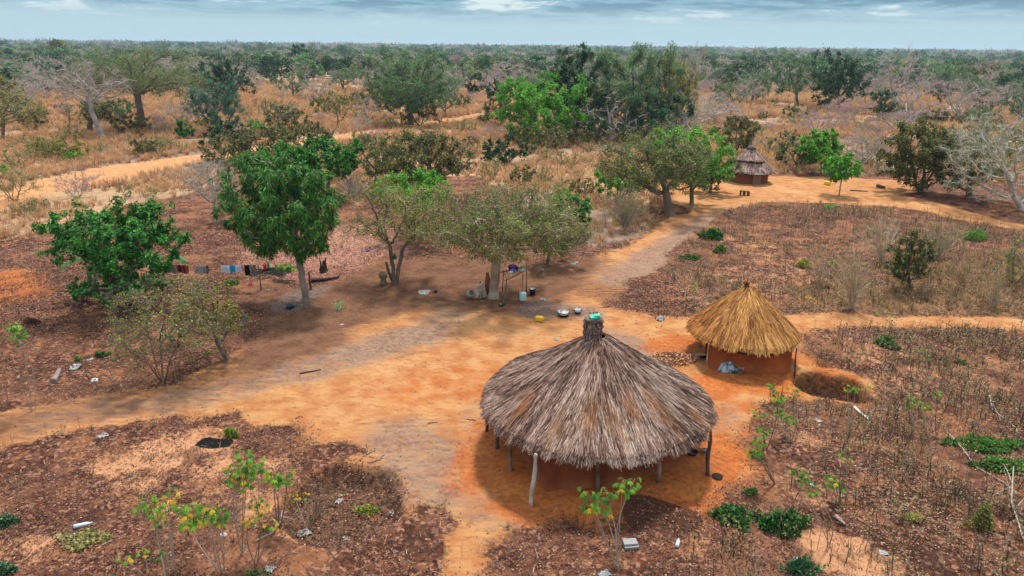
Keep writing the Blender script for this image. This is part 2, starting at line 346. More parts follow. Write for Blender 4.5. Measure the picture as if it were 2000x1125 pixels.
    ashc = t.mix(t.ramp(nf, .35, .66), (.075, .062, .064), (.27, .215, .195)); ashf = t.ramp(t.math('ADD', t.math('MULTIPLY', ash, 1.25), t.math('MULTIPLY', t.math('SUBTRACT', t.math('ADD', t.math('MULTIPLY', nst, .55), t.math('MULTIPLY', nf, .45)), .5), 3.2)), .25, 1.25)
    s = t.mix(t.math('MULTIPLY', t.math('MULTIPLY', ashf, t.ramp(ash, .02, .45)), .66), s, ashc)
    c = t.mix(t.ramp(t.math('ADD', yard, t.math('MULTIPLY', t.math('SUBTRACT', t.math('ADD', t.math('MULTIPLY', nf, .6), t.math('MULTIPLY', nm, .4)), .5), 1.7)), .3, .7), c, s)
    c = t.mix(t.math('MULTIPLY', t.math('MULTIPLY', of, t.ramp(orange, .3, .6)), .8), c, oc)
    c = t.mix(edge(road, .5), c, t.mix(t.ramp(nm, .3, .7), (.56, .31, .15), (.47, .21, .09)))
    c = t.mix(t.math('MULTIPLY', edge(dm), .9), c, (.075, .032, .02))
    c = t.mix(pit, c, t.mix(t.ramp(nf, .4, .6), (.05, .025, .018), (.2, .11, .07)))  # dark pit soil, with the shade of its walls put into the colour
    c = t.mix(edge(black, .8), c, (.012, .011, .012))
    p = t.n('ShaderNodeBsdfPrincipled', {'Base Color': c, 'Roughness': .95, 'Specular IOR Level': .1})
    h = t.math('ADD', t.math('MULTIPLY', nf, 1.), t.math('ADD', t.math('MULTIPLY', nv, .35), t.math('MULTIPLY', vc.outputs[0], t.math('MULTIPLY', t.math('SUBTRACT', 1., yard), .5))))
    h = t.math('ADD', h, nst); fp = t.n('ShaderNodeTexVoronoi', {'Vector': P, 'Scale': 3.4, 'Randomness': 1}, feature='SMOOTH_F1').outputs[0]; h = t.math('ADD', h, t.math('MULTIPLY', t.math('MULTIPLY', t.ramp(fp, .05, .35), yard), .8))
    b = t.n('ShaderNodeBump', {'Strength': .75, 'Distance': .10, 'Height': h}); t.t.links.new(b.outputs[0], p.inputs['Normal'])
    t.n('ShaderNodeOutputMaterial', {0: p.outputs[0]}); return m
M_EARTH = ground_mat()
Vg = np.stack([xf, yf, zf], -1)
def sub_ground(name, sel, label, cat):
    q_ = Q[sel]; us, inv_ = np.unique(q_.ravel(), return_inverse=True)
    me = mesh(name, Vg[us], inv_.reshape(-1, 4), None, M_EARTH, True)
    for an, ks in (('ma', ('yard', 'ash', 'orange', 'brown')), ('mb', ('grass', 'redleaf', 'bare', 'black')), ('mc', ('grass2', 'pit', 'dmound', 'road'))):
        a = me.attributes.new(an, 'FLOAT_COLOR', 'POINT'); a.data.foreach_set('color', np.stack([mk[k][us] for k in ks], -1).astype(np.float32).ravel())
    o = link(name, me); tag(o, label, cat, None, 'structure')
sub_ground('ground', ~(yardf | roadf), 'brown leaf-littered earth and dry grassland around the homestead', 'ground')
sub_ground('sandy_yard', yardf, 'swept orange sand yard and footpaths around the thatched huts', 'yard')
sub_ground('dirt_road', roadf, 'pale sandy track crossing the dry grass behind the trees', 'road')
GZ = lambda px, py: (lambda g: np.array([g[0], g[1], H1(g[0], g[1])]))(G(px, py))

# ------------------------------------------------------------------ scattering helpers
def instance(protos, pos, rz, sc, tint, rng, hs=None):
    """protos: list of (V, Q, T, C) small meshes; returns merged arrays"""
    ch = rng.integers(0, len(protos), len(pos)); Vs, Cs, Qs, Ts = [], [], [], []; n = 0
    for i, (V, Q_, T_, C_) in enumerate(protos):
        s = np.where(ch == i)[0]
        if not len(s): continue
        c, sn = np.cos(rz[s]), np.sin(rz[s]); k = sc[s]
        hz_ = k if hs is None else hs[s]
        X = (V[None, :, 0]*c[:, None]-V[None, :, 1]*sn[:, None])*k[:, None]+pos[s, 0, None]
        Y = (V[None, :, 0]*sn[:, None]+V[None, :, 1]*c[:, None])*k[:, None]+pos[s, 1, None]
        Z = V[None, :, 2]*hz_[:, None]+pos[s, 2, None]
        Vs.append(np.stack([X, Y, Z], -1).reshape(-1, 3)); Cs.append((C_[None]*tint[s][:, None]).reshape(-1, 3))
        o = n+np.arange(len(s))[:, None, None]*len(V)
        if Q_ is not None and len(Q_): Qs.append((Q_[None]+o).reshape(-1, 4))
        if T_ is not None and len(T_): Ts.append((T_[None]+o).reshape(-1, 3))
        n += len(s)*len(V)
    return np.vstack(Vs), (np.vstack(Qs) if Qs else None), (np.vstack(Ts) if Ts else None), np.vstack(Cs)
def quads(P, A, B, C, fold=0., N=None):
    """rhombus leaves: centre-base P, half-axis vectors A (length) B (width)"""
    V = np.stack([P, P+A*.45+B, P+A, P+A*.45-B], 1)
    if fold: V[:, 0] -= 0; V[:, 2, 2] -= fold*np.linalg.norm(A, axis=1)
    n = len(P); Q_ = (np.arange(n)*4)[:, None]+np.arange(4)[None]
    return V.reshape(-1, 3), Q_, np.repeat(C, 4, 0)
def unit(v): return v/(np.linalg.norm(v, axis=-1, keepdims=True)+1e-9)
def rdir(rng, n, up=0.): 
    v = rng.normal(size=(n, 3)); v[:, 2] += up; return unit(v)
# ------------------------------------------------------------------ thatched huts
def roof_profile(R, ze, za, rt, sag):
    def f(s):                      # s 0 at the top .. 1 at the eave
        r = rt+(R-rt)*s; z = za+(ze-za)*s - sag*np.sin(np.pi*s)
        return r, z
    return f
def thatch(name, parent, c, R, ze, za, rt, n, pal, seed, sag=.08, width=.012, L=(.3, .65), wob=.03, fringe=.3, zone=None, ridges=None):
    rng = np.random.default_rng(seed); f = roof_profile(R, ze, za, rt, sag)
    def rim(a): return 1+wob*(np.sin(3*a+seed)*.4+np.sin(5*a+1.7*seed)*.35+np.sin(9*a)*.25)
    mb = MB(); K = 72; S = 14
    a = np.arange(K)*2*np.pi/K; s = np.linspace(0, 1, S)
    r, z = f(s); rr = r[:, None]*(1+(rim(a)[None]-1)*s[:, None])*.985
    top = np.stack([c[0]+rr*np.cos(a), c[1]+rr*np.sin(a), np.repeat(z[:, None]-.05, K, 1)], -1)
    bot = top.copy(); bot[..., 2] -= .11
    dk = np.array(pal[0])*.55
    i = np.arange(S-1)[:, None]*K; j = np.arange(K)[None]; j2 = (j+1) % K
    q = np.stack([i+j, i+j2, i+K+j2, i+K+j], -1).reshape(-1, 4)
    mb.add(top.reshape(-1, 3), q[:, ::-1], None, dk); mb.add(bot.reshape(-1, 3), q, None, dk)
    e0 = (S-1)*K; V = np.vstack([top[-1], bot[-1]]); mb.add(V, [[k, (k+1) % K, K+(k+1) % K, K+k] for k in range(K)], None, dk)
    # straws, laid in overlapping courses; denser towards the eave
    s1 = np.sqrt(rng.random(n))*1.02; nf = int(n*fringe); s1[:nf] = rng.uniform(.93, 1.03, nf)
    a0 = rng.random(n)*2*np.pi
    length = rng.uniform(*L, n); sl_ = math.hypot(R-rt, za-ze); ds = length/sl_
    s0 = np.maximum(s1-ds, 0.0)
    s1 = s1+np.where(s1 > .93, rng.random(n)**2*.028*(.45+1.9*sstep(fbm(a0*16, a0*0+seed, 1, 3), .35, .65)), 0)
    da = rng.normal(0, .035, n)*length/np.maximum(.4, R*s1)*1.4+.02*np.sin(7*a0)
    def pt(s_, a_, h):
        r_, z_ = f(np.minimum(s_, 1)); ex = np.maximum(s_-1, 0)*sl_
        r_ = r_*(1+(rim(a_)-1)*np.minimum(s_, 1))+ex*.62; z_ = z_-ex*.7
        nrm = math.atan2(za-ze, R-rt)
        r_ = r_+h*math.sin(nrm); z_ = z_+h*math.cos(nrm)
        lump = .035*(fbm(a_*8, s_*5, 1, 3)-.5)*2
        return np.stack([c[0]+r_*np.cos(a_), c[1]+r_*np.sin(a_), z_+lump], -1)
    lay = rng.random(n)*.03
    p0 = pt(s0, a0, lay-.02); pm = pt((s0+s1)/2, a0+da*.5, lay+.012+rng.random(n)*.012); p1 = pt(s1, a0+da, lay+.012+rng.random(n)*.02-.02*(s1 > 1))
    tg = np.stack([-np.sin(a0), np.cos(a0), np.zeros(n)], -1); nr = rng.normal(0, .5, n)
    tg = tg+np.stack([np.cos(a0)*.2, np.sin(a0)*.2, np.ones(n)], -1)*nr[:, None]*.7; tg = unit(tg)
    wd = width*rng.uniform(.6, 1.5, n)[:, None]
    V = np.stack([p0-tg*wd*.6, p0+tg*wd*.6, pm+tg*wd, pm-tg*wd, p1+tg*wd*.45, p1-tg*wd*.45], 1)
    pal = np.array(pal); pk = rng.random(n); bunch = fbm(a0*26, s1*6, 1, 3); big = fbm(a0*3, s1*3+seed, 1, 4)
    t_ = np.clip(.5+(pk-.5)*1.1+(bunch-.5)*1.2+(big-.5)*.7, 0, .999)*(len(pal)-1); i0 = t_.astype(int)
    C = pal[i0]*(1-(t_-i0))[:, None]+pal[np.minimum(i0+1, len(pal)-1)]*(t_-i0)[:, None]
    C = C*rng.uniform(.75, 1.25, n)[:, None]
    if zone is not None: C = zone(C, a0, s1, pm, rng)
    o = np.arange(n)[:, None]*6
    Q_ = np.concatenate([o+np.array([[0, 1, 2, 3]]), o+np.array([[3, 2, 4, 5]])])
    mb.add(V.reshape(-1, 3), Q_, None, np.repeat(C, 6, 0))
    return mb.obj(name, M_THATCH, parent)
def pole(parent, base, top, r, colr, seed, name='post', sink=.08):
    rng = np.random.default_rng(seed); base = np.array(base, float); top = np.array(top, float); n = 9
    s = np.linspace(0, 1, n)[:, None]; P = base+(top-base)*s; P[0, 2] -= sink
    amp = r*.55; ph = rng.random(4)*6
    P[:, 0] += amp*np.sin(s[:, 0]*5+ph[0])*np.sin(s[:, 0]*np.pi); P[:, 1] += amp*np.sin(s[:, 0]*4+ph[1])*np.sin(s[:, 0]*np.pi)
    C = np.array(colr)[None]*rng.uniform(.6, 1.35, (n, 1)); C[0] *= .45
    mb = MB(); mb.tube(P, r*np.linspace(1.1, .85, n)*rng.uniform(.85, 1.15, n), C, 8, True, .3, seed); return mb.obj(name, M_BARK, parent, True)
def mud_walls(mb, pts, z0, z1, colr, rc=.25, seg=.18, seed=3):
    """closed wall with softened corners and uneven plaster"""
    P = np.array(pts); out = []
    m = len(P)
    for i in range(m):
        a, b, c_ = P[i-1], P[i], P[(i+1) % m]; u1 = (a-b)/np.linalg.norm(a-b); u2 = (c_-b)/np.linalg.norm(c_-b)
        for k in range(5):
            s = k/4; out.append((1-s)**2*(b+u1*rc)+2*s*(1-s)*b+s*s*(b+u2*rc))
        e = (c_-u2*-0-b); L_ = np.linalg.norm(c_-b)-2*rc; kk = max(1, int(L_/seg))
        for k in range(1, kk): out.append(b+u2*(rc+L_*k/kk))
    O = np.array(out); n = len(O); cen = O.mean(0); zs = np.linspace(z0, z1, 10); rng = np.random.default_rng(seed)
    V = []; C = []
    for k, z in enumerate(zs):
        bulge = .05*(1-k/9)**2+.025*(fbm(O[:, 0]*3+k*.7, O[:, 1]*3, 1, 3)-.5)
        d = unit(O-cen); V.append(np.column_stack([O+d*bulge[:, None], np.full(n, z)]))
        cc_ = np.array(colr)[None]*(.5+fbm(O[:, 0]*3+z*1.2, O[:, 1]*3+z*.6, 1.6, 4))[:, None]; sp_ = np.clip(1-(z-z0)/.45+(fbm(O[:, 0]*5, O[:, 1]*5, 1, 3)-.5)*1.2, 0, 1)[:, None]*.55; C.append(cc_*(1-sp_)+np.array([[.40, .155, .06]])*sp_)
    V = np.vstack(V); i = np.arange(9)[:, None]*n; j = np.arange(n)[None]; j2 = (j+1) % n
    mb.add(V, np.stack([i+j, i+j2, i+n+j2, i+n+j], -1).reshape(-1, 4), None, np.vstack(C))

GREY = [(.030, .013, .010), (.105, .048, .034), (.21, .122, .090), (.33, .225, .180), (.48, .375, .32)]
ORNG = (.30, .125, .045)
big = thing('thatched_hut', 'large round hut with weathered grey-brown thatch on crooked wooden posts', 'hut', (HUT[0], HUT[1], 0))
def zone_big(C, a, s, P, rng):
    # rusty replaced bundles and a west side painted darker and redder, away from the sun
    px = (P[:, 0]-HUT[0]); py = (P[:, 1]-HUT[1])
    wst = sstep(-px+.45*py*0, .3, 2.6)*.45
    C = C*(1-wst[:, None])+C*np.array([.86, .66, .62])*wst[:, None]
    m = np.zeros(len(C))
    for (x0, y0, x1, y1, r) in ((1.0, -1.2, 1.75, -2.1, .30), (.05, -1.9, .35, -2.6, .26), (-.35, -1.8, -.45, -2.4, .2), (2.3, -1.3, 2.75, -1.7, .2), (.6, -1.6, .7, -2., .2), (-1.9, -1.2, -2.2, -1.6, .22), (-1.1, -2.1, -1.3, -2.5, .15)):
        d = np.hypot(px-(x0+x1)/2, py-(y0+y1)/2)*.6+np.abs((px-x0)*(y1-y0)-(py-y0)*(x1-x0))/math.hypot(x1-x0, y1-y0)
        m = np.maximum(m, sstep(-d+(fbm(px*9, py*9, 1, 3)-.5)*.5, -r-.3, -r+.15))
    m = (m*.75*(rng.random(len(C)) > .25))[:, None]
    tp = (1-sstep(s, .12, .62))[:, None]*.6; C = C*(1-tp)+C*np.array([.74, .56, .50])*tp
    return C*(1-m)+np.array([ORNG])*rng.uniform(.5, 1.5, (len(C), 1))*m
ZE, ZA = 1.60, 3.47
thatch('roof', big, HUT+np.array([0, 0]), HUT_R, ZE, ZA, .2, 120000, GREY, 2, sag=.07, width=.0085, zone=zone_big)
# collar of bound thatch with a green plastic piece on top
ap = AT(1157, 655, HUT[1]); ap = np.array([ap[0], ap[1], ZA])
rng = np.random.default_rng(8); mb = MB()
for sgn, r_ in ((-.075, .155), (.095, .15)):
    cx = ap[0]+sgn; mb.lathe((cx, ap[1], 0), [(r_*1.15, ZA-.25), (r_*1.02, ZA+.1), (r_*.96, ZA+.3), (r_*1.1, ZA+.5), (r_*.9, ZA+.53), (.01, ZA+.5)], (.17, .11, .10), 18)
    for k in range(420):
        a = rng.random()*6.28; h0 = ZA+rng.uniform(-.2, .2); h1 = h0+rng.uniform(.15, .35); rr = r_*(1.02+.05*rng.random()); da = rng.normal(0, .06)
        ww = .009; p = lambda h, a_, o_: (cx+(rr+o_)*math.cos(a_), ap[1]+(rr+o_)*math.sin(a_), h)
        cc = np.array(GREY[rng.integers(1, 5)])*rng.uniform(.6, 1.1)
        mb.add([p(h0, a-.05, 0), p(h0, a+.05, 0), p(min(h1, ZA+.56), a+.05+da, .02), p(min(h1, ZA+.56), a-.05+da, .02)], [[0, 1, 2, 3]], None, cc)
mb.obj('collar', M_THATCH, big)
mb = MB()
for h in (ZA+.08, ZA+.27, ZA+.42):
    a = np.linspace(0, 2*np.pi, 40); mb.tube(np.stack([ap[0]+.01+.285*np.cos(a), ap[1]+.185*np.sin(a), h+.01*np.sin(5*a)], -1), .011, (.05, .03, .03), 5, False)
mb.obj('binding', M_BARK, big)
gt = thing('plastic_scrap', 'green plastic piece with thin wire frame lying on the grey hut\'s roof top', 'plastic scrap', (ap[0], ap[1], ZA+.5))
mb = MB(); mb.box((ap[0]+.04, ap[1]-.03, ZA+.575), (.27, .2, .055), (.03, .42, .30), .15, (.1, -.12)); mb.box((ap[0]+.09, ap[1]-.02, ZA+.61), (.17, .16, .04), (.05, .5, .36), -.2, (0, -.15)); mb.obj('slab', M_PLASTIC, gt)
mb = MB()
for dx in (-.1, .0, .11): mb.tube([(ap[0]+dx+.02, ap[1]+.06, ZA+.5), (ap[0]+dx, ap[1]+.07, ZA+.70)], .007, (.03, .03, .03), 4)
mb.tube([(ap[0]-.1, ap[1]+.07, ZA+.64), (ap[0]+.13, ap[1]+.07, ZA+.66)], .007, (.03, .03, .03), 4); mb.obj('wire', M_MATTE, gt)
# mud walls: a square room under the round roof
a = G(1065, 958, .22)[:2]; b = G(1335, 905, .22)[:2]; e = unit(b-a); p = np.array([-e[1], e[0]])*3.4
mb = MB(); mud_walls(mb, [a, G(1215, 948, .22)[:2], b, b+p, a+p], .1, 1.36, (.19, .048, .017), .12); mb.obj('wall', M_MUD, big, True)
mb = MB(); dr = a+e*2.35; q_ = np.array([e[1], -e[0]])
mb.box((dr[0]+q_[0]*.05, dr[1]+q_[1]*.05, .82), (.75, .06, 1.3), (.08, .035, .022), math.atan2(e[1], e[0])); mb.obj('door', M_MATTE, big)
PC = [(.12, .075, .055), (.10, .06, .045), (.18, .11, .08), (.50, .42, .36), (.17, .10, .07), (.27, .17, .12), (.11, .08, .065)]
pp = [((950, 850), .0, .05), ((970, 888), .0, .045), ((996, 930), .05, .055), ((1037, 990), .0, .055), ((1166, 963), .15, .055), ((1285, 944), .18, .058), ((1382, 932), .0, .055)]
for i, ((px, py), z, r) in enumerate(pp):
    g = G(px, py, z); d = g[:2]-HUT; rr = np.linalg.norm(d); dt = d*.985
    zt = ZA+(ZE-ZA)*min(rr, 3.12)/HUT_R-.14
    pole(big, (g[0], g[1], z), (HUT[0]+dt[0]*.99+(.04 if i == 3 else 0), HUT[1]+dt[1]*.99, zt), r, PC[i], 20+i)
for i in range(7):
    an = .22+i*.42; r = 3.0; x, y = HUT[0]+r*math.cos(an), HUT[1]+r*math.sin(an)
    pole(big, (x, y, .02), (x, y, ZA+(ZE-ZA)*r/HUT_R-.14), .05, PC[i % 3], 50+i)
# ring beam under the eave
a = np.linspace(0, 2*np.pi, 40); mb = MB(); mb.tube(np.stack([HUT[0]+3.0*np.cos(a), HUT[1]+3.0*np.sin(a), ZE+.02+.02*np.sin(5*a)], -1), .035, (.14, .09, .07), 6, False); mb.obj('beam', M_BARK, big)
# small dark hole beside the right-hand post
# ---- small golden hut
GOLD = [(.12, .040, .012), (.32, .120, .030), (.52, .225, .055), (.66, .335, .095), (.76, .45, .16)]
sm = thing('thatched_hut', 'small hut with fresh golden straw roof and orange mud walls', 'hut', (SH[0], SH[1], 0))
def zone_sm(C, a, s, P, rng):
    px = P[:, 0]-SH[0]; w_ = sstep(-px, .7, 1.8)[:, None]*.5  # left side painted darker, as turned from the sun
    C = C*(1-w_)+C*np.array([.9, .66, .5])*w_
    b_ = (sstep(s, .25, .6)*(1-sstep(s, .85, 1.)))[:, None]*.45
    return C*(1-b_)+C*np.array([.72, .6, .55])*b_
RZ = AT(1457, 560, SH[1])[2]
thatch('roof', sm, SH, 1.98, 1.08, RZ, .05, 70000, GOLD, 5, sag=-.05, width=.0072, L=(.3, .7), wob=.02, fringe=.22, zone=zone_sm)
mb = MB(); rng = np.random.default_rng(4); ax = AT(1458, 556, SH[1])[0]
for k in range(90):
    an = rng.random()*6.28; r0 = .05*rng.random(); r1 = rng.uniform(.02, .13)
    mb.tube([(ax+r0*math.cos(an), SH[1]+r0*math.sin(an), RZ-.1), (ax+r1*.5*math.cos(an), SH[1]+r1*.5*math.sin(an), RZ+.05), (ax+r1*math.cos(an), SH[1]+r1*math.sin(an), RZ+rng.uniform(.1, .2))], .007, np.array(GOLD[rng.integers(0, 3)])*.8, 3, False)
mb.tube([(ax-.05, SH[1]-.06, RZ+.02), (ax+.05, SH[1]-.06, RZ+.02), (ax+.06, SH[1]+.05, RZ+.02), (ax-.06, SH[1]+.05, RZ+.02), (ax-.05, SH[1]-.06, RZ+.02)], .014, (.2, .06, .03), 5, False)
mb.obj('roof_knot', M_THATCH, sm)
a = G(1388, 722)[:2]; b = G(1541, 733)[:2]; e = unit(b-a); p = np.array([-e[1], e[0]])*2.7
mb = MB(); mud_walls(mb, [a, b, b+p, a+p], 0, 1.13, (.34, .088, .025), .05, seed=9); mb.obj('wall', M_MUD, sm, True)
for i, (px, py, tx, ty, cc) in enumerate(((1380, 728, 1384, 672, (.5, .24, .09)), (1551, 738, 1556, 680, (.10, .06, .05)))):
    g = G(px, py); tp = AT(tx, ty, g[1]+.1); pole(sm, g, (tp[0], tp[1], 1.12), .03, cc, 70+i)
g = G(1377, 700); pole(sm, g, (g[0]+.02, g[1], 1.15), .028, (.12, .06, .04), 73)
# ---- far hut
FH = np.array([20.55, 59.6])
PINK = [(.09, .05, .045), (.24, .14, .12), (.40, .27, .23), (.52, .38, .33)]
fh = thing('thatched_hut', 'distant small round hut with tiered pinkish-grey thatch and an open doorway', 'hut', (FH[0], FH[1], 0))
thatch('roof', fh, FH, 2.0, 1.02, 2.72, .22, 15000, PINK, 11, sag=.10, width=.022, L=(.35, .7), wob=.05, fringe=.3)
thatch('upper_roof', fh, FH, 1.25, 1.92, 2.86, .2, 6000, PINK, 12, sag=.05, width=.02, L=(.3, .5), wob=.06, fringe=.4)
mb = MB(); mb.lathe((FH[0], FH[1], 0), [(.22, 2.74), (.40, 2.84), (.40, 2.93), (.2, 2.95), (.19, 3.08), (.05, 3.12), (.04, 3.3), (0, 3.32)], [(.03, .03, .035)]*4+[(.2, .12, .1)]*4, 14); mb.obj('roof_cap', M_PLASTIC, fh, True)
mb = MB(); mb.lathe((FH[0], FH[1], 0), [(1.66, 0), (1.64, .6), (1.62, 1.3)], (.17, .06, .035), 36); mb.obj('wall', M_MUD, fh, True)
an = math.atan2(57.9-FH[1], G(1478, 361)[0]-FH[0]); dx, dy = FH[0]+1.7*math.cos(an), FH[1]+1.7*math.sin(an)
mb = MB(); mb.box((dx, dy, .5), (.62, .07, 1.0), (.22, .14, .11), an+math.pi/2); mb.obj('door', M_MATTE, fh)
mb = MB(); mb.box((dx+.1*math.cos(an), dy+.1*math.sin(an), 1.07), (1.15, .9, .05), (.16, .13, .12), an+math.pi/2, (.25, 0)); mb.obj('porch_roof', M_MATTE, fh)
mb = MB(); mb.tube([AT(1477, 296, 58.6), AT(1497, 318, 58.0), AT(1518, 341, 57.4)], .06, (.40, .27, .2), 6); mb.obj('leaning_pole', M_BARK, fh)
mb = MB(); mb.box((dx-.45*math.sin(an)*-1, dy-.35, .5), (.08, .08, 1.), (.2, .13, .1)); mb.obj('door_post', M_BARK, fh)

# ------------------------------------------------------------------ trees: grown branch by branch towards points in the crown
def grow(att, paths, D, dk, rng, iters=60, trop=.12, di=1e9):
    N = []; par = []
    for P in paths:
        b = len(N)
        for i, p in enumerate(P): N.append(np.array(p, float)); par.append(b+i-1 if i else -1)
    N = np.array(N); par = list(par); att = att.copy()
    d2 = ((att[:, None]-N[None])**2).sum(-1); near = d2.argmin(1); nd = d2.min(1)
    for it in range(iters):
        if not len(att): break
        act = nd < di*di
        if not act.any(): break
        us, inv_ = np.unique(near[act], return_inverse=True)
        v = unit(att[act]-N[near[act]]); S = np.zeros((len(us), 3)); np.add.at(S, inv_, v)
        S = unit(S)+rng.normal(0, .16, S.shape); S[:, 2] += trop; S = unit(S)
        new = N[us]+S*D
        dd = ((new[:, None]-N[None])**2).sum(-1).min(1); ok = dd > (.35*D)**2
        if not ok.any(): break
        new = new[ok]; b = len(N); N = np.vstack([N, new]); par += list(us[ok])
        dn = ((att[:, None]-new[None])**2).sum(-1); k = dn.argmin(1); m = dn.min(1); u_ = m < nd
        near = np.where(u_, b+k, near); nd = np.minimum(nd, m)
        kp = nd > dk*dk; att, near, nd = att[kp], near[kp], nd[kp]
    return N, np.array(par)
def radii(N, par, r0, ex=2.3, cap=None):
    n = len(N); ch = np.zeros(n); cnt = np.zeros(n, int); main = np.full(n, -1)
    for i in range(n-1, -1, -1):
        if cnt[i] == 0: ch[i] = r0**ex
        p = par[i]
        if p >= 0:
            ch[p] += ch[i]; cnt[p] += 1
            if main[p] < 0 or ch[i] > ch[main[p]]: main[p] = i
    R = ch**(1/ex)
    if cap: R = np.minimum(R, cap*(1+0*R))
    return R, cnt, main
def tubes(N, par, R, main, ksplit, colr, rng, flare=1.5):
    e = np.where(par >= 0)[0]; p = par[e]; V_, Q_, C_ = [], [], []; n0 = 0
    dirn = np.zeros_like(N); dirn[e] = unit(N[e]-N[p]); dirn[par < 0] = dirn[main[par < 0]]
    nd = dirn.copy(); has = main >= 0; nd[has] = unit(dirn[has]+dirn[main[has]])
    def frame(D):
        ref = np.where(np.abs(D[:, 2:3]) < .92, np.array([[0, 0, 1.]]), np.array([[1., 0, 0]]))
        A = unit(np.cross(D, ref)); return A, np.cross(D, A)
    cn = np.array(colr)[None]*rng.uniform(.7, 1.3, (len(N), 1))
    for k, sel in ((8, R[e] > ksplit*3), (5, (R[e] <= ksplit*3) & (R[e] > ksplit)), (3, R[e] <= ksplit)):
        s = e[sel]
        if not len(s): continue
        ps = par[s]; ismain = main[ps] == s
        r0 = np.where(ismain, R[ps], np.minimum(R[ps], R[s]*1.25)); r0 = np.where(par[ps] < 0, r0*flare, r0)
        D0 = np.where(ismain[:, None], nd[ps], dirn[s]); A0, B0 = frame(D0); A1, B1 = frame(nd[s])
        # keep the two rings aligned
        dotp = (A0*A1).sum(1); cr = (B0*A1).sum(1); ph = np.arctan2(cr, dotp)
        th = np.arange(k)*2*np.pi/k
        t0 = th[None]+ph[:, None]; t1 = np.repeat(th[None], len(s), 0)
        ring = lambda P, A, B, r, t_: P[:, None]+r[:, None, None]*(A[:, None]*np.cos(t_)[..., None]+B[:, None]*np.sin(t_)[..., None])
        V = np.concatenate([ring(N[ps], A0, B0, r0, t0), ring(N[s], A1, B1, R[s], t1)], 1)
        o = n0+np.arange(len(s))[:, None, None]*2*k; j = np.arange(k); j2 = (j+1) % k
        Q_.append((np.stack([j, j2, j2+k, j+k], -1)[None]+o).reshape(-1, 4)); V_.append(V.reshape(-1, 3))
        C_.append(np.concatenate([np.repeat(cn[ps][:, None], k, 1), np.repeat(cn[s][:, None], k, 1)], 1).reshape(-1, 3)); n0 += len(s)*2*k
    return np.vstack(V_), np.vstack(Q_), np.vstack(C_)
# bark, leaf colours a/b/c with weights, leaves, leaf (len, wid), droop, twigs, twig colour, twig length
KIND = {
 'mango': dict(bark=(.26, .20, .17), cols=[(0.058, 0.185, 0.034), (0.135, 0.350, 0.060), (0.022, 0.078, 0.024), (0.609, 0.246, 0.058)], wts=[.5, .28, .2, .02], leaf=(.24, .028), droop=.75, rosette=11, twig=0, tw=.25),
 'broad': dict(bark=(.15, .12, .09), cols=[(0.050, 0.215, 0.034), (0.115, 0.380, 0.052), (0.018, 0.085, 0.020)], wts=[.5, .28, .22], leaf=(.12, .048), droop=.15, rosette=7, twig=1, tw=.3),
 'bright': dict(bark=(.17, .14, .10), cols=[(0.121, 0.363, 0.033), (0.198, 0.484, 0.055), (0.055, 0.198, 0.022)], wts=[.5, .3, .2], leaf=(.12, .045), droop=.2, rosette=4, twig=1, tw=.4),
 'olive': dict(bark=(.19, .15, .12), cols=[(0.145, 0.181, 0.051), (0.232, 0.275, 0.080), (0.072, 0.102, 0.032), (0.362, 0.290, 0.116)], wts=[.4, .28, .22, .1], leaf=(.085, .028), droop=.2, rosette=3, twig=3, tw=.55),
 'sparse': dict(bark=(.17, .125, .10), cols=[(0.237, 0.250, 0.075), (0.325, 0.338, 0.112), (0.138, 0.150, 0.050), (0.375, 0.275, 0.138)], wts=[.38, .3, .2, .12], leaf=(.065, .024), droop=.2, rosette=2, twig=5, tw=.6),
 'yellow': dict(bark=(.17, .13, .10), cols=[(0.312, 0.300, 0.042), (0.204, 0.216, 0.036), (0.432, 0.336, 0.060), (0.072, 0.096, 0.024)], wts=[.34, .3, .14, .22], leaf=(.09, .035), droop=.2, rosette=3, twig=2, tw=.45),
 'darkolive': dict(bark=(.13, .11, .09), cols=[(.085, .110, .034), (.15, .165, .045), (.04, .055, .022), (.34, .29, .06)], wts=[.4, .27, .2, .13], leaf=(.10, .036), droop=.2, rosette=3, twig=2, tw=.45),
 'dark': dict(bark=(.10, .08, .07), cols=[(0.027, 0.090, 0.038), (0.045, 0.135, 0.045), (0.015, 0.045, 0.022)], wts=[.45, .3, .25], leaf=(.12, .042), droop=.2, rosette=4, twig=1, tw=.4),
 'blue': dict(bark=(.14, .12, .11), cols=[(0.070, 0.175, 0.112), (0.126, 0.266, 0.168), (0.035, 0.098, 0.070)], wts=[.45, .3, .25], leaf=(.15, .02), droop=.0, rosette=4, twig=1, tw=.5),
 'sage': dict(bark=(.16, .14, .12), cols=[(0.109, 0.217, 0.087), (0.174, 0.304, 0.131), (0.058, 0.131, 0.058), (0.290, 0.319, 0.189)], wts=[.4, .3, .2, .1], leaf=(.10, .034), droop=.1, rosette=3, twig=3, tw=.5),
 'acacia': dict(bark=(.20, .15, .12), cols=[(0.162, 0.216, 0.081), (0.230, 0.297, 0.108), (0.108, 0.135, 0.061), (0.081, 0.189, 0.041)], wts=[.4, .25, .25, .1], leaf=(.085, .028), droop=.1, rosette=3, twig=5, tw=.6),
 'bare': dict(bark=(.38, .33, .30), cols=[(0.300, 0.220, 0.150), (0.200, 0.150, 0.100)], wts=[.6, .4], leaf=(.06, .02), droop=.3, rosette=1, twig=9, tw=.75),
 'white': dict(bark=(.48, .43, .38), cols=[(0.350, 0.300, 0.200)], wts=[1], leaf=(.06, .02), droop=.3, rosette=1, twig=7, tw=.8),
 'mauve': dict(bark=(.38, .28, .27), cols=[(0.360, 0.250, 0.240), (0.260, 0.170, 0.160)], wts=[.6, .4], leaf=(.06, .02), droop=.3, rosette=1, twig=10, tw=.6),
}
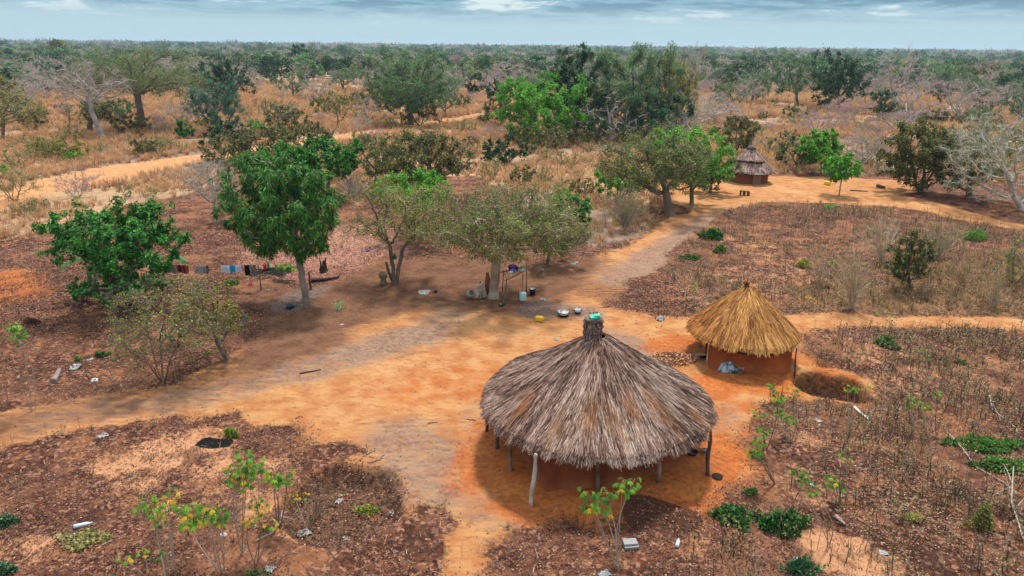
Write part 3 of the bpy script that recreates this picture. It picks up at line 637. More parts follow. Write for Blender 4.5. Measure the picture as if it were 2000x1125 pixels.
def make_tree(rng, kind, base, cen, abc, leaves, lobes=11, atts=330, bark=None, topk=.87, stems=1, fork=.55, rtrunk=None, lean=(0, 0), density=1., flat=0., lsc=1., spread=.3, darkbase=None, hollow=.35, twn=1.0):
    """returns (trunk arrays, crown arrays) in world coordinates; abc are the crown's half sizes"""
    k = KIND[kind]; base = np.array(base, float); cen = np.array(cen, float); abc = np.array(abc, float)
    lobes = max(lobes, 6); ii = np.arange(lobes)+.5; fz = 1-2*ii/lobes; ft = ii*2.39996+rng.random()*6.28; fr = np.sqrt(1-fz*fz); L = unit(np.stack([fr*np.cos(ft), fr*np.sin(ft), fz], -1)+rng.normal(0, .28, (lobes, 3)))*(rng.uniform(.42, .76, lobes)[:, None]); L[:, 2] = np.maximum(L[:, 2], -.62)
    lr = rng.uniform(.30, .50, lobes)
    w_ = rng.integers(0, lobes, atts); A = L[w_]+rdir(rng, atts)*(lr[w_]*rng.random(atts)**.45)[:, None]
    leafy = kind in ('mango', 'broad', 'bright', 'olive', 'yellow', 'darkolive', 'dark', 'blue', 'sage', 'acacia')
    cen_n = int(atts*(.45 if leafy else .25)); A[:cen_n] = rdir(rng, cen_n)*(rng.random(cen_n)**.42*(.93 if leafy else .75))[:, None]
    A[:, 0] /= max(.5, np.percentile(np.abs(A[:, 0]), 98)); A[:, 1] /= max(.5, np.percentile(np.abs(A[:, 1]), 98)); A[:, 2] = (A[:, 2]-(np.percentile(A[:, 2], 99)+np.percentile(A[:, 2], 1))/2); A[:, 2] /= max(.4, np.percentile(np.abs(A[:, 2]), 98))
    A[:, 2] = np.where(A[:, 2] < 0, A[:, 2]*(1-flat), A[:, 2]*topk)
    A = cen+A*abc*np.array([.93, .93, .92]); A = A[A[:, 2] > base[2]+.12]
    size = float(np.mean(abc)); D = size/9.5
    top_z = base[2]+max(.15, (cen[2]-abc[2]*.8-base[2]))*fork+.02
    paths = []
    for s in range(stems):
        an = rng.random()*6.28; sp = spread*size*(0 if stems == 1 else 1)
        b0 = base.copy()
        tz = top_z*(1 if stems == 1 else rng.uniform(.7, 1.3)); tp = np.array([base[0]+lean[0]*(tz-base[2])+math.cos(an)*sp*.5+(cen[0]-base[0])*.25, base[1]+lean[1]*(tz-base[2])+math.sin(an)*sp*.5+(cen[1]-base[1])*.25, tz])
        m = max(2, int(np.linalg.norm(tp-b0)/D)+1); q = np.linspace(0, 1, m+1)[:, None]
        P = b0+(tp-b0)*q; wob_ = rng.normal(0, .03*size*.3, (m+1, 3)); wob_[0] = 0; wob_[:, 2] = 0; P = P+wob_*np.sin(q*np.pi)
        if stems > 1: P[1:, :2] += np.array([math.cos(an), math.sin(an)])*.022*stems
        P[0, 2] -= .12; paths.append(P)
    N, par = grow(A, paths, D, D*1.15, rng)
    size_r = (rtrunk or .045*size+.03)/(1 if stems < 3 else 1.3+.14*stems)
    R, cnt, main = radii(N, par, 1.)
    rb = R[0]; r0 = size_r/rb*(1 if stems == 1 else .8); R = R*r0; R = np.maximum(R, .0045+.0016*size)
    T = tubes(N, par, R, main, size_r*.16, bark or k['bark'], rng)
    # fine twigs and leaves
    thin = np.where((R < size_r*.30) & (par >= 0))[0]; term = thin[cnt[thin] == 0]
    if not len(thin): thin = np.arange(1, len(N))
    Vs, Qs, Cs = [], [], []; n = 0
    pd = unit(N[thin]-N[par[thin]])
    ntw = int(k['twig']*len(thin)*twn)
    tips = N[thin]
    if ntw:
        i = rng.integers(0, len(thin), ntw); d = unit(pd[i]+rdir(rng, ntw, .25)*1.1); ln = k['tw']*D*2.0*rng.uniform(.4, 1.3, ntw)[:, None]
        P0 = N[thin[i]]-pd[i]*rng.random(ntw)[:, None]*D; P1 = P0+d*ln*.55; P2 = P1+unit(d+rdir(rng, ntw)*.5)*ln*.5
        sd_ = unit(np.cross(d, rdir(rng, ntw))); wd = (.0035+.0013*size)*rng.uniform(.7, 1.2, ntw)[:, None]
        V = np.stack([P0-sd_*wd, P0+sd_*wd, P1+sd_*wd*.8, P1-sd_*wd*.8, P2+sd_*wd*.35, P2-sd_*wd*.35], 1)
        o = np.arange(ntw)[:, None]*6; Qs.append(np.concatenate([o+np.array([[0, 1, 2, 3]]), o+np.array([[3, 2, 4, 5]])])); Vs.append(V.reshape(-1, 3))
        tc_ = np.array(bark or k['bark'])[None]*rng.uniform(.75, 1.35, (ntw, 1)); Cs.append(np.repeat(tc_, 6, 0)); n += ntw*6
        tips = np.vstack([N[term] if len(term) else N[thin], P2, P1])
    if leaves:
        nr = max(1, k['rosette']); nc = max(1, int(leaves*1.45)//nr); i = rng.integers(0, len(tips), nc)
        cc = tips[i]+rdir(rng, nc)*rng.random((nc, 1))**.5*D*.95
        # keep some holes: thin out by a smooth noise
        keep = (fbm(cc[:, 0]*1.3/size*4, cc[:, 2]*1.3/size*4+cc[:, 1]/size*3, 1, 3) > hollow) ; cc = cc[keep]; nc = len(cc)
        out = unit((cc-cen)/abc); ax = unit(out*.8+rdir(rng, nc, .3))
        Pn = np.repeat(cc, nr, 0); m_ = len(Pn); dv = unit(np.repeat(ax, nr, 0)*.5+rdir(rng, m_)); dv[:, 2] -= k['droop']*rng.random(m_); dv = unit(dv)
        ll = k['leaf'][0]*lsc*rng.uniform(.6, 1.3, m_)[:, None]; wl = k['leaf'][1]*lsc*rng.uniform(.7, 1.3, m_)[:, None]
        nrm = unit(np.repeat(out, nr, 0)+np.array([[0, 0, .8]])+rdir(rng, m_)*.9); bv = unit(np.cross(dv, nrm))
        P0 = Pn+dv*(.02 if k['rosette'] > 6 else .0)+rdir(rng, m_)*rng.random((m_, 1))*D*(.06 if k['rosette'] > 4 else .35)
        clump = np.repeat(fbm(cc[:, 0]/size*5+3, cc[:, 2]/size*5+cc[:, 1]/size*4, 1, 3), nr)
        ci = rng.choice(len(k['cols']), m_, p=k['wts']); C = np.array(k['cols'])[ci]*(rng.uniform(.7, 1.3, m_)*(.62+.76*clump))[:, None]
        V, Q_, C = quads(P0, dv*ll, bv*wl, C, fold=.12+.25*k['droop'])
        Vs.append(V); Qs.append(Q_+n); Cs.append(C)
    return T, (np.vstack(Vs), np.vstack(Qs), np.vstack(Cs))
def put_tree(name, label, cat, base, T, Cn, group=None, twigonly=False):
    o = thing(name, label, cat, base, group)
    b = np.array(base, float)
    t_ = link('trunk', mesh('trunk', T[0]-b, T[1], T[2], M_BARK, True), o)
    c_ = link('crown', mesh('crown', Cn[0]-b, Cn[1], Cn[2], M_LEAF), o)
    return o
def fan_shrub(label, bpx, box, n, colr, leafc=None, nl=0, r=.011, tw=8, name='dry_shrub'):
    rng = np.random.default_rng(int(bpx[0])*7+int(bpx[1])); g = GZ(*bpx); o = thing(name, label, 'shrub', g); x0, x1, y0, y1 = box; mb = MB(); tips = []
    for k in range(n):
        tx = rng.uniform(x0, x1); f = abs((tx-(x0+x1)/2)/((x1-x0)/2)); ty = y0+(y1-y0)*(.05+.45*f*f+rng.random()*.35); tp = AT(tx, ty, g[1]+rng.normal(0, .22)*(x1-x0)/60); b0 = g+np.array([rng.normal(0, .06), rng.normal(0, .06), -.05])
        q = np.linspace(0, 1, 7)[:, None]; P = b0+(tp-b0)*q; L_ = np.linalg.norm(tp-b0); P[:, :2] -= (tp-b0)[:2]*.18*np.sin(q*np.pi); P += rng.normal(0, .012*L_, (7, 3))*np.sin(q*np.pi); cc = np.array(colr)*rng.uniform(.6, 1.2); mb.tube(P, r*np.linspace(1.3, .4, 7), cc, 4, False)
        for j in range(tw):
            i = rng.integers(1, 6); d = unit(unit(tp-b0)+rdir(rng, 1, .2)[0]*.8)*L_*rng.uniform(.12, .3); mb.tube([P[i], P[i]+d*.5, P[i]+d+[0, 0, .02]], np.array([.5, .4, .2])*r, cc*1.1, 3, False); tips.append(P[i]+d)
        tips.append(P[-1])
    mb.obj('stems', M_BARK, o)
    if nl:
        tips = np.array(tips); P = tips[rng.integers(0, len(tips), nl)]+rng.normal(0, .06, (nl, 3)); dv = rdir(rng, nl); bv = unit(np.cross(dv, rdir(rng, nl))); V, Q_, C = quads(P, dv*rng.uniform(.04, .08, (nl, 1)), bv*.018, np.array(leafc)[rng.integers(0, len(leafc), nl)]*rng.uniform(.7, 1.2, (nl, 1))); lb = MB(); lb.add(V, Q_, None, C); lb.obj('leaves', M_LEAF, o)
_seed = [100]
def tree(label, bpx, box, kind, leaves, name='tree', cat='tree', group=None, dy=0., flat=0., zmin=.2, ysc=.85, **kw):
    """tree from photo measures: foot, crown box (x0, x1, ytop, ybottom)"""
    _seed[0] += 1; rng = np.random.default_rng(_seed[0])
    g = GZ(*bpx); Y = g[1]+dy; x0, x1, y0, y1 = box; mid = AT((x0+x1)/2, (y0+y1)/2, Y)
    d = dep(mid); a = (x1-x0)/2*d/F
    zt = AT((x0+x1)/2, y0, Y)[2]; zb = max(AT((x0+x1)/2, y1, Y)[2], zmin)
    b = a*ysc; c = max((zt-zb)/2, .2)
    # the box's top edge is seen over the crown's shoulder
    cen = np.array([mid[0], Y, (zt+zb)/2])
    ls = max(1., d/45)
    T, Cn = make_tree(rng, kind, g, cen, (a*(1.06 if d > 60 else 1), b, c), leaves, flat=flat, topk=1.06 if d > 60 else .87, lsc=kw.pop('lsc', 1.)*ls**.8, **kw)
    return put_tree(name, label, cat, g, T, Cn, group)

# --- around the yard
tree('dense dark green mango tree with forked pale trunk at the edge of the yard', (598, 586), (437, 672, 285, 512), 'mango', 17000, name='mango_tree', atts=420, lobes=20, rtrunk=.15, fork=.9, hollow=.2, flat=.12)
tree('glossy bright green broadleaf tree behind the clothesline at the left', (228, 592), (100, 342, 378, 545), 'broad', 17000, name='broadleaf_tree', atts=330, lobes=15, rtrunk=.11, stems=2, hollow=.25, flat=.2)
tree('low green bush at the foot of the glossy broadleaf tree', (228, 600), (165, 330, 505, 590), 'broad', 3800, name='bush', cat='bush', stems=4, lobes=7, atts=120, hollow=.4, dy=-.6)
tree('small leafy green bush left of the twiggy trees', (160, 592), (130, 190, 545, 590), 'broad', 900, name='bush', cat='bush', stems=4, atts=60, lobes=4)
tree('tall twiggy many-stemmed tree with few grey-green leaves beside the sandy path', (318, 742), (190, 440, 538, 700), 'sparse', 4200, name='twiggy_tree', stems=5, atts=360, lobes=14, rtrunk=.085, spread=.55, fork=.9, twn=1.5, hollow=.3, zmin=.7, lsc=.95)
tree('small gnarled tree with yellow-green leaves and blue bags caught in it', (446, 700), (345, 478, 545, 665), 'yellow', 3600, name='twiggy_tree', stems=2, atts=220, lobes=9, rtrunk=.10, lsc=.72, zmin=.8, hollow=.38, twn=1.6)
tree('knee-high forked shrub between the two twiggy trees', (342, 674), (310, 372, 620, 664), 'sage', 700, name='shrub', cat='shrub', stems=3, atts=60, lobes=5, lsc=.7)
tree('sparse tree with long arching limbs and a green bag hung on its trunk', (772, 552), (680, 912, 350, 500), 'sparse', 11500, atts=330, lobes=14, rtrunk=.12, stems=2, spread=.25, fork=.95, hollow=.25, lsc=1.05, flat=.35)
tree('spreading shade tree with thick pale fluted trunk beside the dish rack', (963, 582), (828, 1150, 356, 520), 'olive', 25000, atts=420, lobes=18, rtrunk=.21, fork=.9, hollow=.2, lsc=.95, twn=2.2, flat=.3, bark=(.38, .30, .23))
tree('small dark-trunked leafy tree just behind the shade tree', (1068, 516), (1020, 1150, 392, 496), 'olive', 6500, atts=180, lobes=8, rtrunk=.09, hollow=.25, lsc=1.1)
tree('bushy green sapling with large leaves right of the shade tree', (1110, 462), (1075, 1155, 374, 440), 'broad', 2600, name='sapling', atts=90, lobes=6, rtrunk=.05, lsc=1.3)
tree('round bright green tree peeking over the sparse arching tree', (808, 470), (730, 885, 322, 420), 'bright', 8000, atts=220, lobes=10, rtrunk=.12, hollow=.25)
tree('leafless grey-mauve tree standing alone in brown litter left of the mango', (423, 433), (345, 468, 303, 402), 'bare', 300, atts=300, lobes=12, rtrunk=.11, twn=1.4)
tree('bright green leafy tree whose crown shows behind the mango tree', (545, 398), (458, 618, 276, 360), 'broad', 9000, atts=220, lobes=10, rtrunk=.14, lsc=1.25, hollow=.25)
tree('rich green rounded tree behind the mango, nearer the olive thicket', (640, 385), (585, 705, 262, 345), 'broad', 6500, atts=200, lobes=9, rtrunk=.13, lsc=1.3, hollow=.25)
tree('wide dark olive tree speckled with yellow leaves behind the yard trees', (838, 388), (742, 926, 252, 362), 'darkolive', 13000, atts=300, lobes=13, rtrunk=.15, hollow=.2, lsc=1.2)
tree('brownish olive tree with dull foliage left of the yellow-speckled one', (735, 372), (680, 782, 248, 345), 'olive', 7000, atts=220, lobes=10, rtrunk=.12, lsc=1.2)
tree('low olive-brown bush in the dry grass above the bright green crowns', (588, 298), (525, 652, 240, 290), 'darkolive', 5000, name='bush', cat='bush', stems=3, atts=150, lobes=8, lsc=1.1)
fan_shrub('upright shrub of pale bare whitish stems right of the mango tree', (688, 385), (652, 724, 318, 380), 46, (.58, .50, .43), r=.022, tw=6)
tree('compact dark green bush alone in the grass behind the shade tree', (990, 322), (940, 1036, 263, 318), 'dark', 4200, name='bush', cat='bush', stems=3, atts=130, lobes=7, lsc=1.1)
fan_shrub('tall grey-green shrub of many thin stems left of the path', (1222, 450), (1172, 1270, 356, 438), 46, (.40, .34, .27), [(.22,.23,.08),(.3,.3,.11),(.14,.15,.05)], 2600, r=.017)
tree('big tree with dark trunk and green crown at the bend of the path', (1309, 420), (1168, 1392, 245, 388), 'olive', 15000, atts=330, lobes=14, rtrunk=.27, fork=.75, hollow=.2, lsc=1.35, flat=.2)
tree('bright green crowned tree with brown trunk between path bend and far hut', (1351, 400), (1265, 1432, 240, 372), 'bright', 12000, atts=300, lobes=13, rtrunk=.16, fork=.75, hollow=.22, lsc=1.1, flat=.2)
tree('dark leafy tree whose foliage droops beside the far hut', (1387, 377), (1345, 1442, 295, 372), 'darkolive', 7500, atts=190, lobes=9, rtrunk=.14, fork=.9, hollow=.2, lsc=1.1)
tree('olive bush with yellowish leaves just behind the far hut', (1432, 305), (1395, 1470, 226, 296), 'darkolive', 5200, name='bush', cat='bush', stems=2, atts=150, lobes=8, lsc=1.1)
tree('green bushes at the left foot of the bright crowned tree', (1205, 395), (1162, 1262, 320, 388), 'bright', 4200, name='bush', cat='bush', stems=4, atts=120, lobes=7)
# --- the tall thicket on the middle skyline
tree('rounded fresh green tree at the left end of the tall thicket', (1052, 275), (975, 1150, 148, 274), 'bright', 24000, atts=280, lobes=13, rtrunk=.25, stems=2, hollow=.22)
tree('tall dark vine-hung tree rising in the tall thicket', (1128, 266), (1070, 1195, 90, 264), 'dark', 20000, atts=240, lobes=11, rtrunk=.3, hollow=.2, lsc=.95)
tree('tallest tree of the thicket with dull green crown poking above the horizon', (1232, 268), (1140, 1325, 84, 268), 'sage', 32000, atts=330, lobes=15, rtrunk=.4, hollow=.15, lsc=1.)
tree('yellow-orange tinged tree on the right shoulder of the thicket', (1308, 262), (1248, 1360, 104, 245), 'yellow', 14000, atts=240, lobes=11, rtrunk=.3, hollow=.2, lsc=.9)
tree('very dark bush filling the base of the tall thicket', (1262, 272), (1150, 1345, 178, 270), 'dark', 15000, name='bush', cat='bush', stems=4, atts=150, lobes=8)
tree('white dead tree with twisted limbs in front of the thicket', (1192, 275), (1112, 1290, 182, 268), 'white', 0, name='dead_tree', atts=330, lobes=13, rtrunk=.3, fork=.5, twn=.8)
tree('dead tree with pale tangled branches right of the thicket', (1345, 262), (1272, 1428, 168, 258), 'white', 100, name='dead_tree', atts=300, lobes=12, rtrunk=.22, stems=2, twn=1.)
tree('grey leafless tree against the horizon right of the thicket', (1352, 225), (1300, 1402, 93, 175), 'bare', 500, name='bare_tree', atts=280, lobes=12, rtrunk=.25)
tree('mauve-brown twiggy bush right of the pale dead tree', (1432, 235), (1390, 1470, 165, 230), 'mauve', 300, name='shrub', cat='shrub', stems=3, atts=180, lobes=8)
tree('olive bush with brown tips at the left foot of the thicket', (975, 250), (935, 1015, 192, 246), 'darkolive', 4500, name='bush', cat='bush', stems=3, atts=120, lobes=7)
# --- right background
tree('branching dark-trunked tree with thin green crown on the right skyline', (1558, 207), (1492, 1598, 104, 186), 'sage', 8000, atts=260, lobes=12, rtrunk=.28, fork=.8)
tree('dense dark green tree with pale limbs, tallest on the right skyline', (1640, 216), (1580, 1692, 96, 210), 'dark', 10500, atts=260, lobes=12, rtrunk=.28, hollow=.15)
tree('large leafless grey tree reaching above the horizon at the right', (1746, 218), (1688, 1815, 94, 192), 'bare', 300, name='bare_tree', atts=380, lobes=14, rtrunk=.32, twn=1.2)
tree('grey-green feathery tree right of the large leafless one', (1848, 190), (1810, 1900, 122, 182), 'sage', 5500, atts=200, lobes=9, rtrunk=.2)
tree('dark tree partly leafless behind the feathery grey-green tree', (1905, 178), (1872, 1958, 118, 172), 'darkolive', 5000, atts=180, lobes=9, rtrunk=.2)
tree('pinkish grey leafless shrub in the grass left of the leafless tree', (1600, 268), (1538, 1662, 204, 262), 'mauve', 300, name='shrub', cat='shrub', stems=3, atts=260, lobes=11)
tree('mauve leafless shrub below the tall leafless tree', (1745, 255), (1690, 1790, 215, 250), 'mauve', 200, name='shrub', cat='shrub', stems=3, atts=200, lobes=10)
tree('small crooked bare shrub with yellow tips behind the two lollipop trees', (1684, 328), (1640, 1745, 250, 318), 'bare', 900, name='shrub', cat='shrub', atts=240, lobes=10, rtrunk=.10)
tree('small round dense green tree standing behind its twin near the yellow can', (1603, 340), (1564, 1642, 258, 320), 'bright', 9000, name='lollipop_tree', atts=280, lobes=14, rtrunk=.06, lsc=1.1, hollow=.15)
tree('little round bright green tree on a thin bare trunk in the sandy clearing', (1639, 381), (1608, 1684, 296, 356), 'bright', 9000, name='lollipop_tree', atts=280, lobes=14, rtrunk=.045, fork=.95, lsc=.8, hollow=.1)
tree('large dark olive bushy tree overhanging the right end of the clearing', (1800, 375), (1722, 1872, 228, 368), 'darkolive', 16000, atts=300, lobes=14, rtrunk=.2, stems=2, hollow=.15, lsc=1.2, zmin=.6)
tree('dark dense tree with thick black trunk at the right, behind pale branches', (1893, 384), (1825, 1962, 232, 372), 'darkolive', 13000, atts=280, lobes=13, rtrunk=.22, hollow=.15, lsc=1.2)
tree('big grey tree with whitish twisting limbs at the right edge', (1998, 412), (1842, 2080, 205, 385), 'acacia', 8000, name='grey_tree', atts=520, lobes=16, rtrunk=.2, hollow=.3, fork=.55, twn=2.2, bark=(.52, .47, .42), lean=(-.25, 0))
tree('low fallen-looking pale branches under the big grey tree', (1995, 398), (1870, 2010, 370, 412), 'white', 0, name='dead_branches', cat='branches', atts=160, lobes=6, rtrunk=.05, twn=.5)
tree('small upright dark tree alone in the weedy field at the right', (1776, 566), (1735, 1822, 442, 552), 'darkolive', 6500, atts=300, lobes=16, rtrunk=.07, hollow=.25, lsc=.8, fork=.7)
fan_shrub('dry pale many-stemmed shrub left of the small dark field tree', (1663, 606), (1612, 1712, 458, 596), 44, (.58, .45, .32), [(.22,.23,.08),(.3,.3,.11),(.14,.15,.05)], 900)
fan_shrub('straw-coloured dry shrub behind the small dark field tree', (1722, 512), (1665, 1778, 402, 500), 40, (.60, .48, .34), [(.22,.23,.08),(.3,.3,.11),(.14,.15,.05)], 900)
fan_shrub('dry grey-green shrub right of the small dark field tree', (1832, 505), (1785, 1895, 412, 490), 36, (.44, .38, .26), [(.22,.23,.08),(.3,.3,.11),(.14,.15,.05)], 1800)
tree('tangled brown shrub at the right edge of the weedy field', (1985, 560), (1945, 2040, 455, 555), 'sparse', 2600, name='shrub', cat='shrub', stems=5, atts=160, lobes=8, rtrunk=.04)
fan_shrub('dry straw shrub left of the many-stemmed pale one in the field', (1600, 560), (1560, 1650, 470, 550), 22, (.52, .38, .27), [(.22,.23,.08),(.3,.3,.11),(.14,.15,.05)], 300, r=.009)
fan_shrub('sparse reddish dry shrub beyond the small dark field tree', (1880, 560), (1840, 1925, 490, 552), 24, (.40, .25, .17), [(.22,.23,.08),(.3,.3,.11),(.14,.15,.05)], 500, r=.009)
fan_shrub('dry brown-stalked shrub near the field\'s right corner', (1940, 600), (1905, 1985, 520, 590), 26, (.46, .34, .24), [(.22,.23,.08),(.3,.3,.11),(.14,.15,.05)], 600, r=.009)
fan_shrub('leafless grey stalk clump between the twiggy tree and rubbish pit', (618, 985), (590, 650, 925, 975), 14, (.36, .24, .17), r=.007)
# --- left background
tree('broad umbrella-crowned acacia with orange-brown forked limbs at the left', (277, 256), (160, 392, 94, 212), 'acacia', 26000, name='acacia_tree', atts=480, lobes=18, rtrunk=.42, fork=.55, flat=.45, hollow=.2, lsc=.9)
tree('grey nearly leafless tree with leaning whitish trunk before the acacia', (203, 272), (105, 250, 120, 215), 'bare', 1500, name='bare_tree', atts=420, lobes=14, rtrunk=.28, fork=.8, flat=.3, lean=(-.25, 0))
tree('rounded blue-green feathery tree right of the acacia', (425, 262), (368, 476, 158, 254), 'blue', 9500, atts=240, lobes=10, rtrunk=.2, hollow=.12)
tree('dark green tree with yellow patch behind the blue-green tree', (440, 215), (378, 492, 118, 200), 'dark', 8500, atts=220, lobes=11, rtrunk=.25)
tree('small leafless tree with light spreading crown beneath the acacia', (352, 245), (312, 400, 192, 240), 'bare', 200, name='bare_tree', atts=260, lobes=9, rtrunk=.13)
tree('dark green bush at the foot of the blue-green tree', (445, 282), (395, 492, 236, 280), 'dark', 3600, name='bush', cat='bush', stems=4, atts=100, lobes=6)
tree('small leafy green bush left of the blue-green tree', (359, 270), (344, 376, 238, 268), 'broad', 1500, name='bush', cat='bush', stems=2, atts=60, lobes=4, lsc=1.2)
tree('green-brown bush below the acacia limbs', (262, 262), (222, 295, 222, 260), 'darkolive', 2800, name='bush', cat='bush', stems=3, atts=90, lobes=6)
tree('yellow-green low bush in the dry grass at the left', (118, 312), (68, 158, 260, 306), 'yellow', 4200, name='bush', cat='bush', stems=4, atts=120, lobes=7, lsc=.9)
tree('brown-leaved tree with crooked black trunk at the left edge', (5, 270), (-60, 84, 172, 245), 'sparse', 6500, atts=240, lobes=11, rtrunk=.2, lsc=1.1)
tree('yellow-green crown cut by the left edge behind the crooked tree', (-20, 235), (-60, 32, 140, 210), 'yellow', 4800, atts=160, lobes=8, rtrunk=.2)
tree('pale leafless tree with black trunk left of the acacia', (92, 196), (28, 125, 128, 178), 'bare', 300, name='bare_tree', atts=280, lobes=11, rtrunk=.25)
tree('slender young tree with thin crown before the yellow grass at left', (137, 252), (118, 156, 202, 235), 'sparse', 900, name='slender_tree', atts=80, lobes=5, rtrunk=.07)
tree('thin twin-trunked young tree beside the leaning whitish trunk', (174, 262), (158, 192, 200, 240), 'sparse', 1100, name='slender_tree', stems=2, atts=80, lobes=5, rtrunk=.08)
tree('slender tree with bare lower trunk right of the crooked tree', (80, 252), (55, 96, 196, 232), 'sparse', 1100, name='slender_tree', atts=80, lobes=5, rtrunk=.07)
tree('leafless brown shrub with green shoots by the left road bend', (30, 392), (-40, 68, 318, 385), 'sparse', 2600, name='shrub', cat='shrub', stems=5, atts=200, lobes=9, rtrunk=.06)
tree('purple-brown twiggy shrub beside the track at the left', (150, 385), (98, 195, 325, 378), 'mauve', 600, name='shrub', cat='shrub', stems=6, atts=200, lobes=9, rtrunk=.04)
# --- middle background
tree('large round grey-green tree dominating the middle left background', (802, 244), (715, 890, 97, 226), 'sage', 24000, atts=380, lobes=16, rtrunk=.4, hollow=.12, flat=.2)
tree('olive-brown bush at the left foot of the large round tree', (745, 222), (700, 790, 162, 218), 'darkolive', 4500, name='bush', cat='bush', stems=3, atts=120, lobes=7)
tree('dark olive bush at the right foot of the large round tree', (820, 246), (768, 870, 185, 242), 'darkolive', 4500, name='bush', cat='bush', stems=3, atts=120, lobes=7)
tree('compact very dark bush in the scrub right of the large round tree', (932, 188), (907, 958, 144, 184), 'dark', 3400, name='bush', cat='bush', stems=2, atts=90, lobes=6)
tree('leafless tree with dark trunk right beside the large round tree', (895, 190), (862, 925, 132, 172), 'bare', 300, name='bare_tree', atts=200, lobes=9, rtrunk=.22)
tree('yellow-leaved bare-branched small tree in the middle savanna', (660, 252), (615, 705, 168, 232), 'yellow', 1300, name='small_tree', atts=200, lobes=9, rtrunk=.1, twn=2)
tree('small black-trunked brown tree in the middle savanna', (607, 212), (583, 628, 172, 198), 'mauve', 700, name='small_tree', atts=110, lobes=6, rtrunk=.12)
tree('small brown-leaved tree in the savanna above the green crowns', (520, 244), (500, 552, 190, 228), 'sparse', 1400, name='small_tree', stems=2, atts=120, lobes=7, rtrunk=.09)
tree('small leafless tree in the savanna right of the blue-green tree', (552, 208), (536, 570, 158, 192), 'bare', 100, name='bare_tree', atts=110, lobes=6, rtrunk=.1)
tree('olive bush hidden behind the yellow-leaved small tree', (640, 226), (605, 680, 182, 222), 'darkolive', 2600, name='bush', cat='bush', stems=3, atts=90, lobes=6)
tree('black-green tree standing tallest on the left skyline scrub', (583, 137), (566, 603, 87, 118), 'dark', 2600, atts=90, lobes=6, rtrunk=.3, lsc=.9)
tree('grey tree with tidy round crown in the far savanna', (624, 150), (610, 636, 102, 132), 'bare', 900, name='bare_tree', atts=120, lobes=7, rtrunk=.2)
tree('dark green tree pair member left of the blue-green far tree', (652, 152), (638, 670, 114, 148), 'dark', 2200, atts=80, lobes=6, rtrunk=.22)
tree('far blue-green tree beside the dark green one', (674, 146), (666, 684, 114, 140), 'blue', 1200, atts=60, lobes=4, rtrunk=.2)
tree('thin grey tree standing left of the dark green far tree', (596, 168), (582, 612, 122, 152), 'bare', 500, name='bare_tree', atts=100, lobes=6, rtrunk=.15)

# --- filler trees of the middle distance: copies of a few prototypes, each its own thing
protos = {}
def proto(key, kind, a, h, leaves, **kw):
    _seed[0] += 1; rng = np.random.default_rng(_seed[0]); lf = kw.pop('low', .25)
    zb = h*lf; T, Cn = make_tree(rng, kind, (0, 0, 0), (0, 0, (h+zb)/2), (a, a, (h-zb)/2), leaves, **kw)
    protos.setdefault(key, []).append((T, Cn, mesh('trunk', T[0], T[1], T[2], M_BARK, True), mesh('crown', Cn[0], Cn[1], Cn[2], M_LEAF)))
for i in range(3): proto('bare', 'bare', 3.2, 5.6, 250, atts=190, lobes=10, lsc=2.2, rtrunk=.2, twn=1.1)
for i in range(2): proto('mauve', 'mauve', 2.9, 4.2, 600, atts=170, lobes=9, lsc=2.4, rtrunk=.14, stems=3)
for i in range(2): proto('dark', 'dark', 2.7, 5.2, 2200, atts=110, lobes=8, lsc=2.1, rtrunk=.2, low=.15)
for i in range(2): proto('sage', 'sage', 3.0, 5.4, 2300, atts=120, lobes=9, lsc=2.1, rtrunk=.2, low=.2)
for i in range(2): proto('darkolive', 'darkolive', 2.2, 3.0, 1700, atts=100, lobes=8, lsc=2.0, rtrunk=.12, low=.08, stems=3)
for i in range(2): proto('dry', 'sparse', 1.1, 1.7, 700, atts=80, lobes=6, lsc=1.5, rtrunk=.03, low=.08, stems=6)
for i in range(2): proto('green', 'bright', 1.7, 2.6, 1900, atts=80, lobes=7, lsc=1.5, rtrunk=.08, low=.1)
FL = {'bare': ('bare_tree', 'tree', 'leafless grey tree among the far scrub woodland'), 'mauve': ('bare_tree', 'tree', 'leafless mauve-brown tree among the far scrub woodland'), 'dark': ('evergreen_tree', 'tree', 'dark green rounded tree among the far scrub woodland'),
      'sage': ('evergreen_tree', 'tree', 'grey-green rounded tree among the far scrub woodland'), 'darkolive': ('bush', 'bush', 'low dull olive bush among the far dry grass'), 'dry': ('dry_shrub', 'shrub', 'small dry twiggy shrub in the golden grass'), 'green': ('bush', 'bush', 'small bright green bush in the golden grass')}
def pxy(x, y, z=0.):
    v = np.array([x, y, z])-CAM; d = v @ FW; return 1000+F*(v @ RT)/d, 562.5-F*(v @ UP)/d
def where_(x, y, s, key):
    px, py = pxy(x, y); d = y
    nx = ('at the left edge' if px < 130 else 'near the umbrella acacia' if px < 400 else 'above the mango tree' if px < 700 else 'by the large round tree' if px < 930 else 'left of the tall thicket' if px < 1100 else 'by the tall thicket' if px < 1420 else 'below the right skyline trees' if px < 1700 else 'towards the right edge')
    nd = 'nearer' if d < 70 else 'middle' if d < 110 else 'far' if d < 150 else 'farther' if d < 190 else 'farthest'
    sz = {'dry': .85, 'darkolive': .7, 'green': .5}.get(key, .75); w = 'small' if s < sz else 'large'
    kind = {'bare': 'leafless grey tree', 'mauve': 'leafless mauve-brown tree', 'dark': 'dark green rounded tree', 'sage': 'grey-green rounded tree', 'darkolive': 'dull olive bush', 'dry': 'dry twiggy shrub', 'green': 'bright green bush'}[key]
    return '%s %s in the %s scrub %s' % (w, kind, nd, nx)
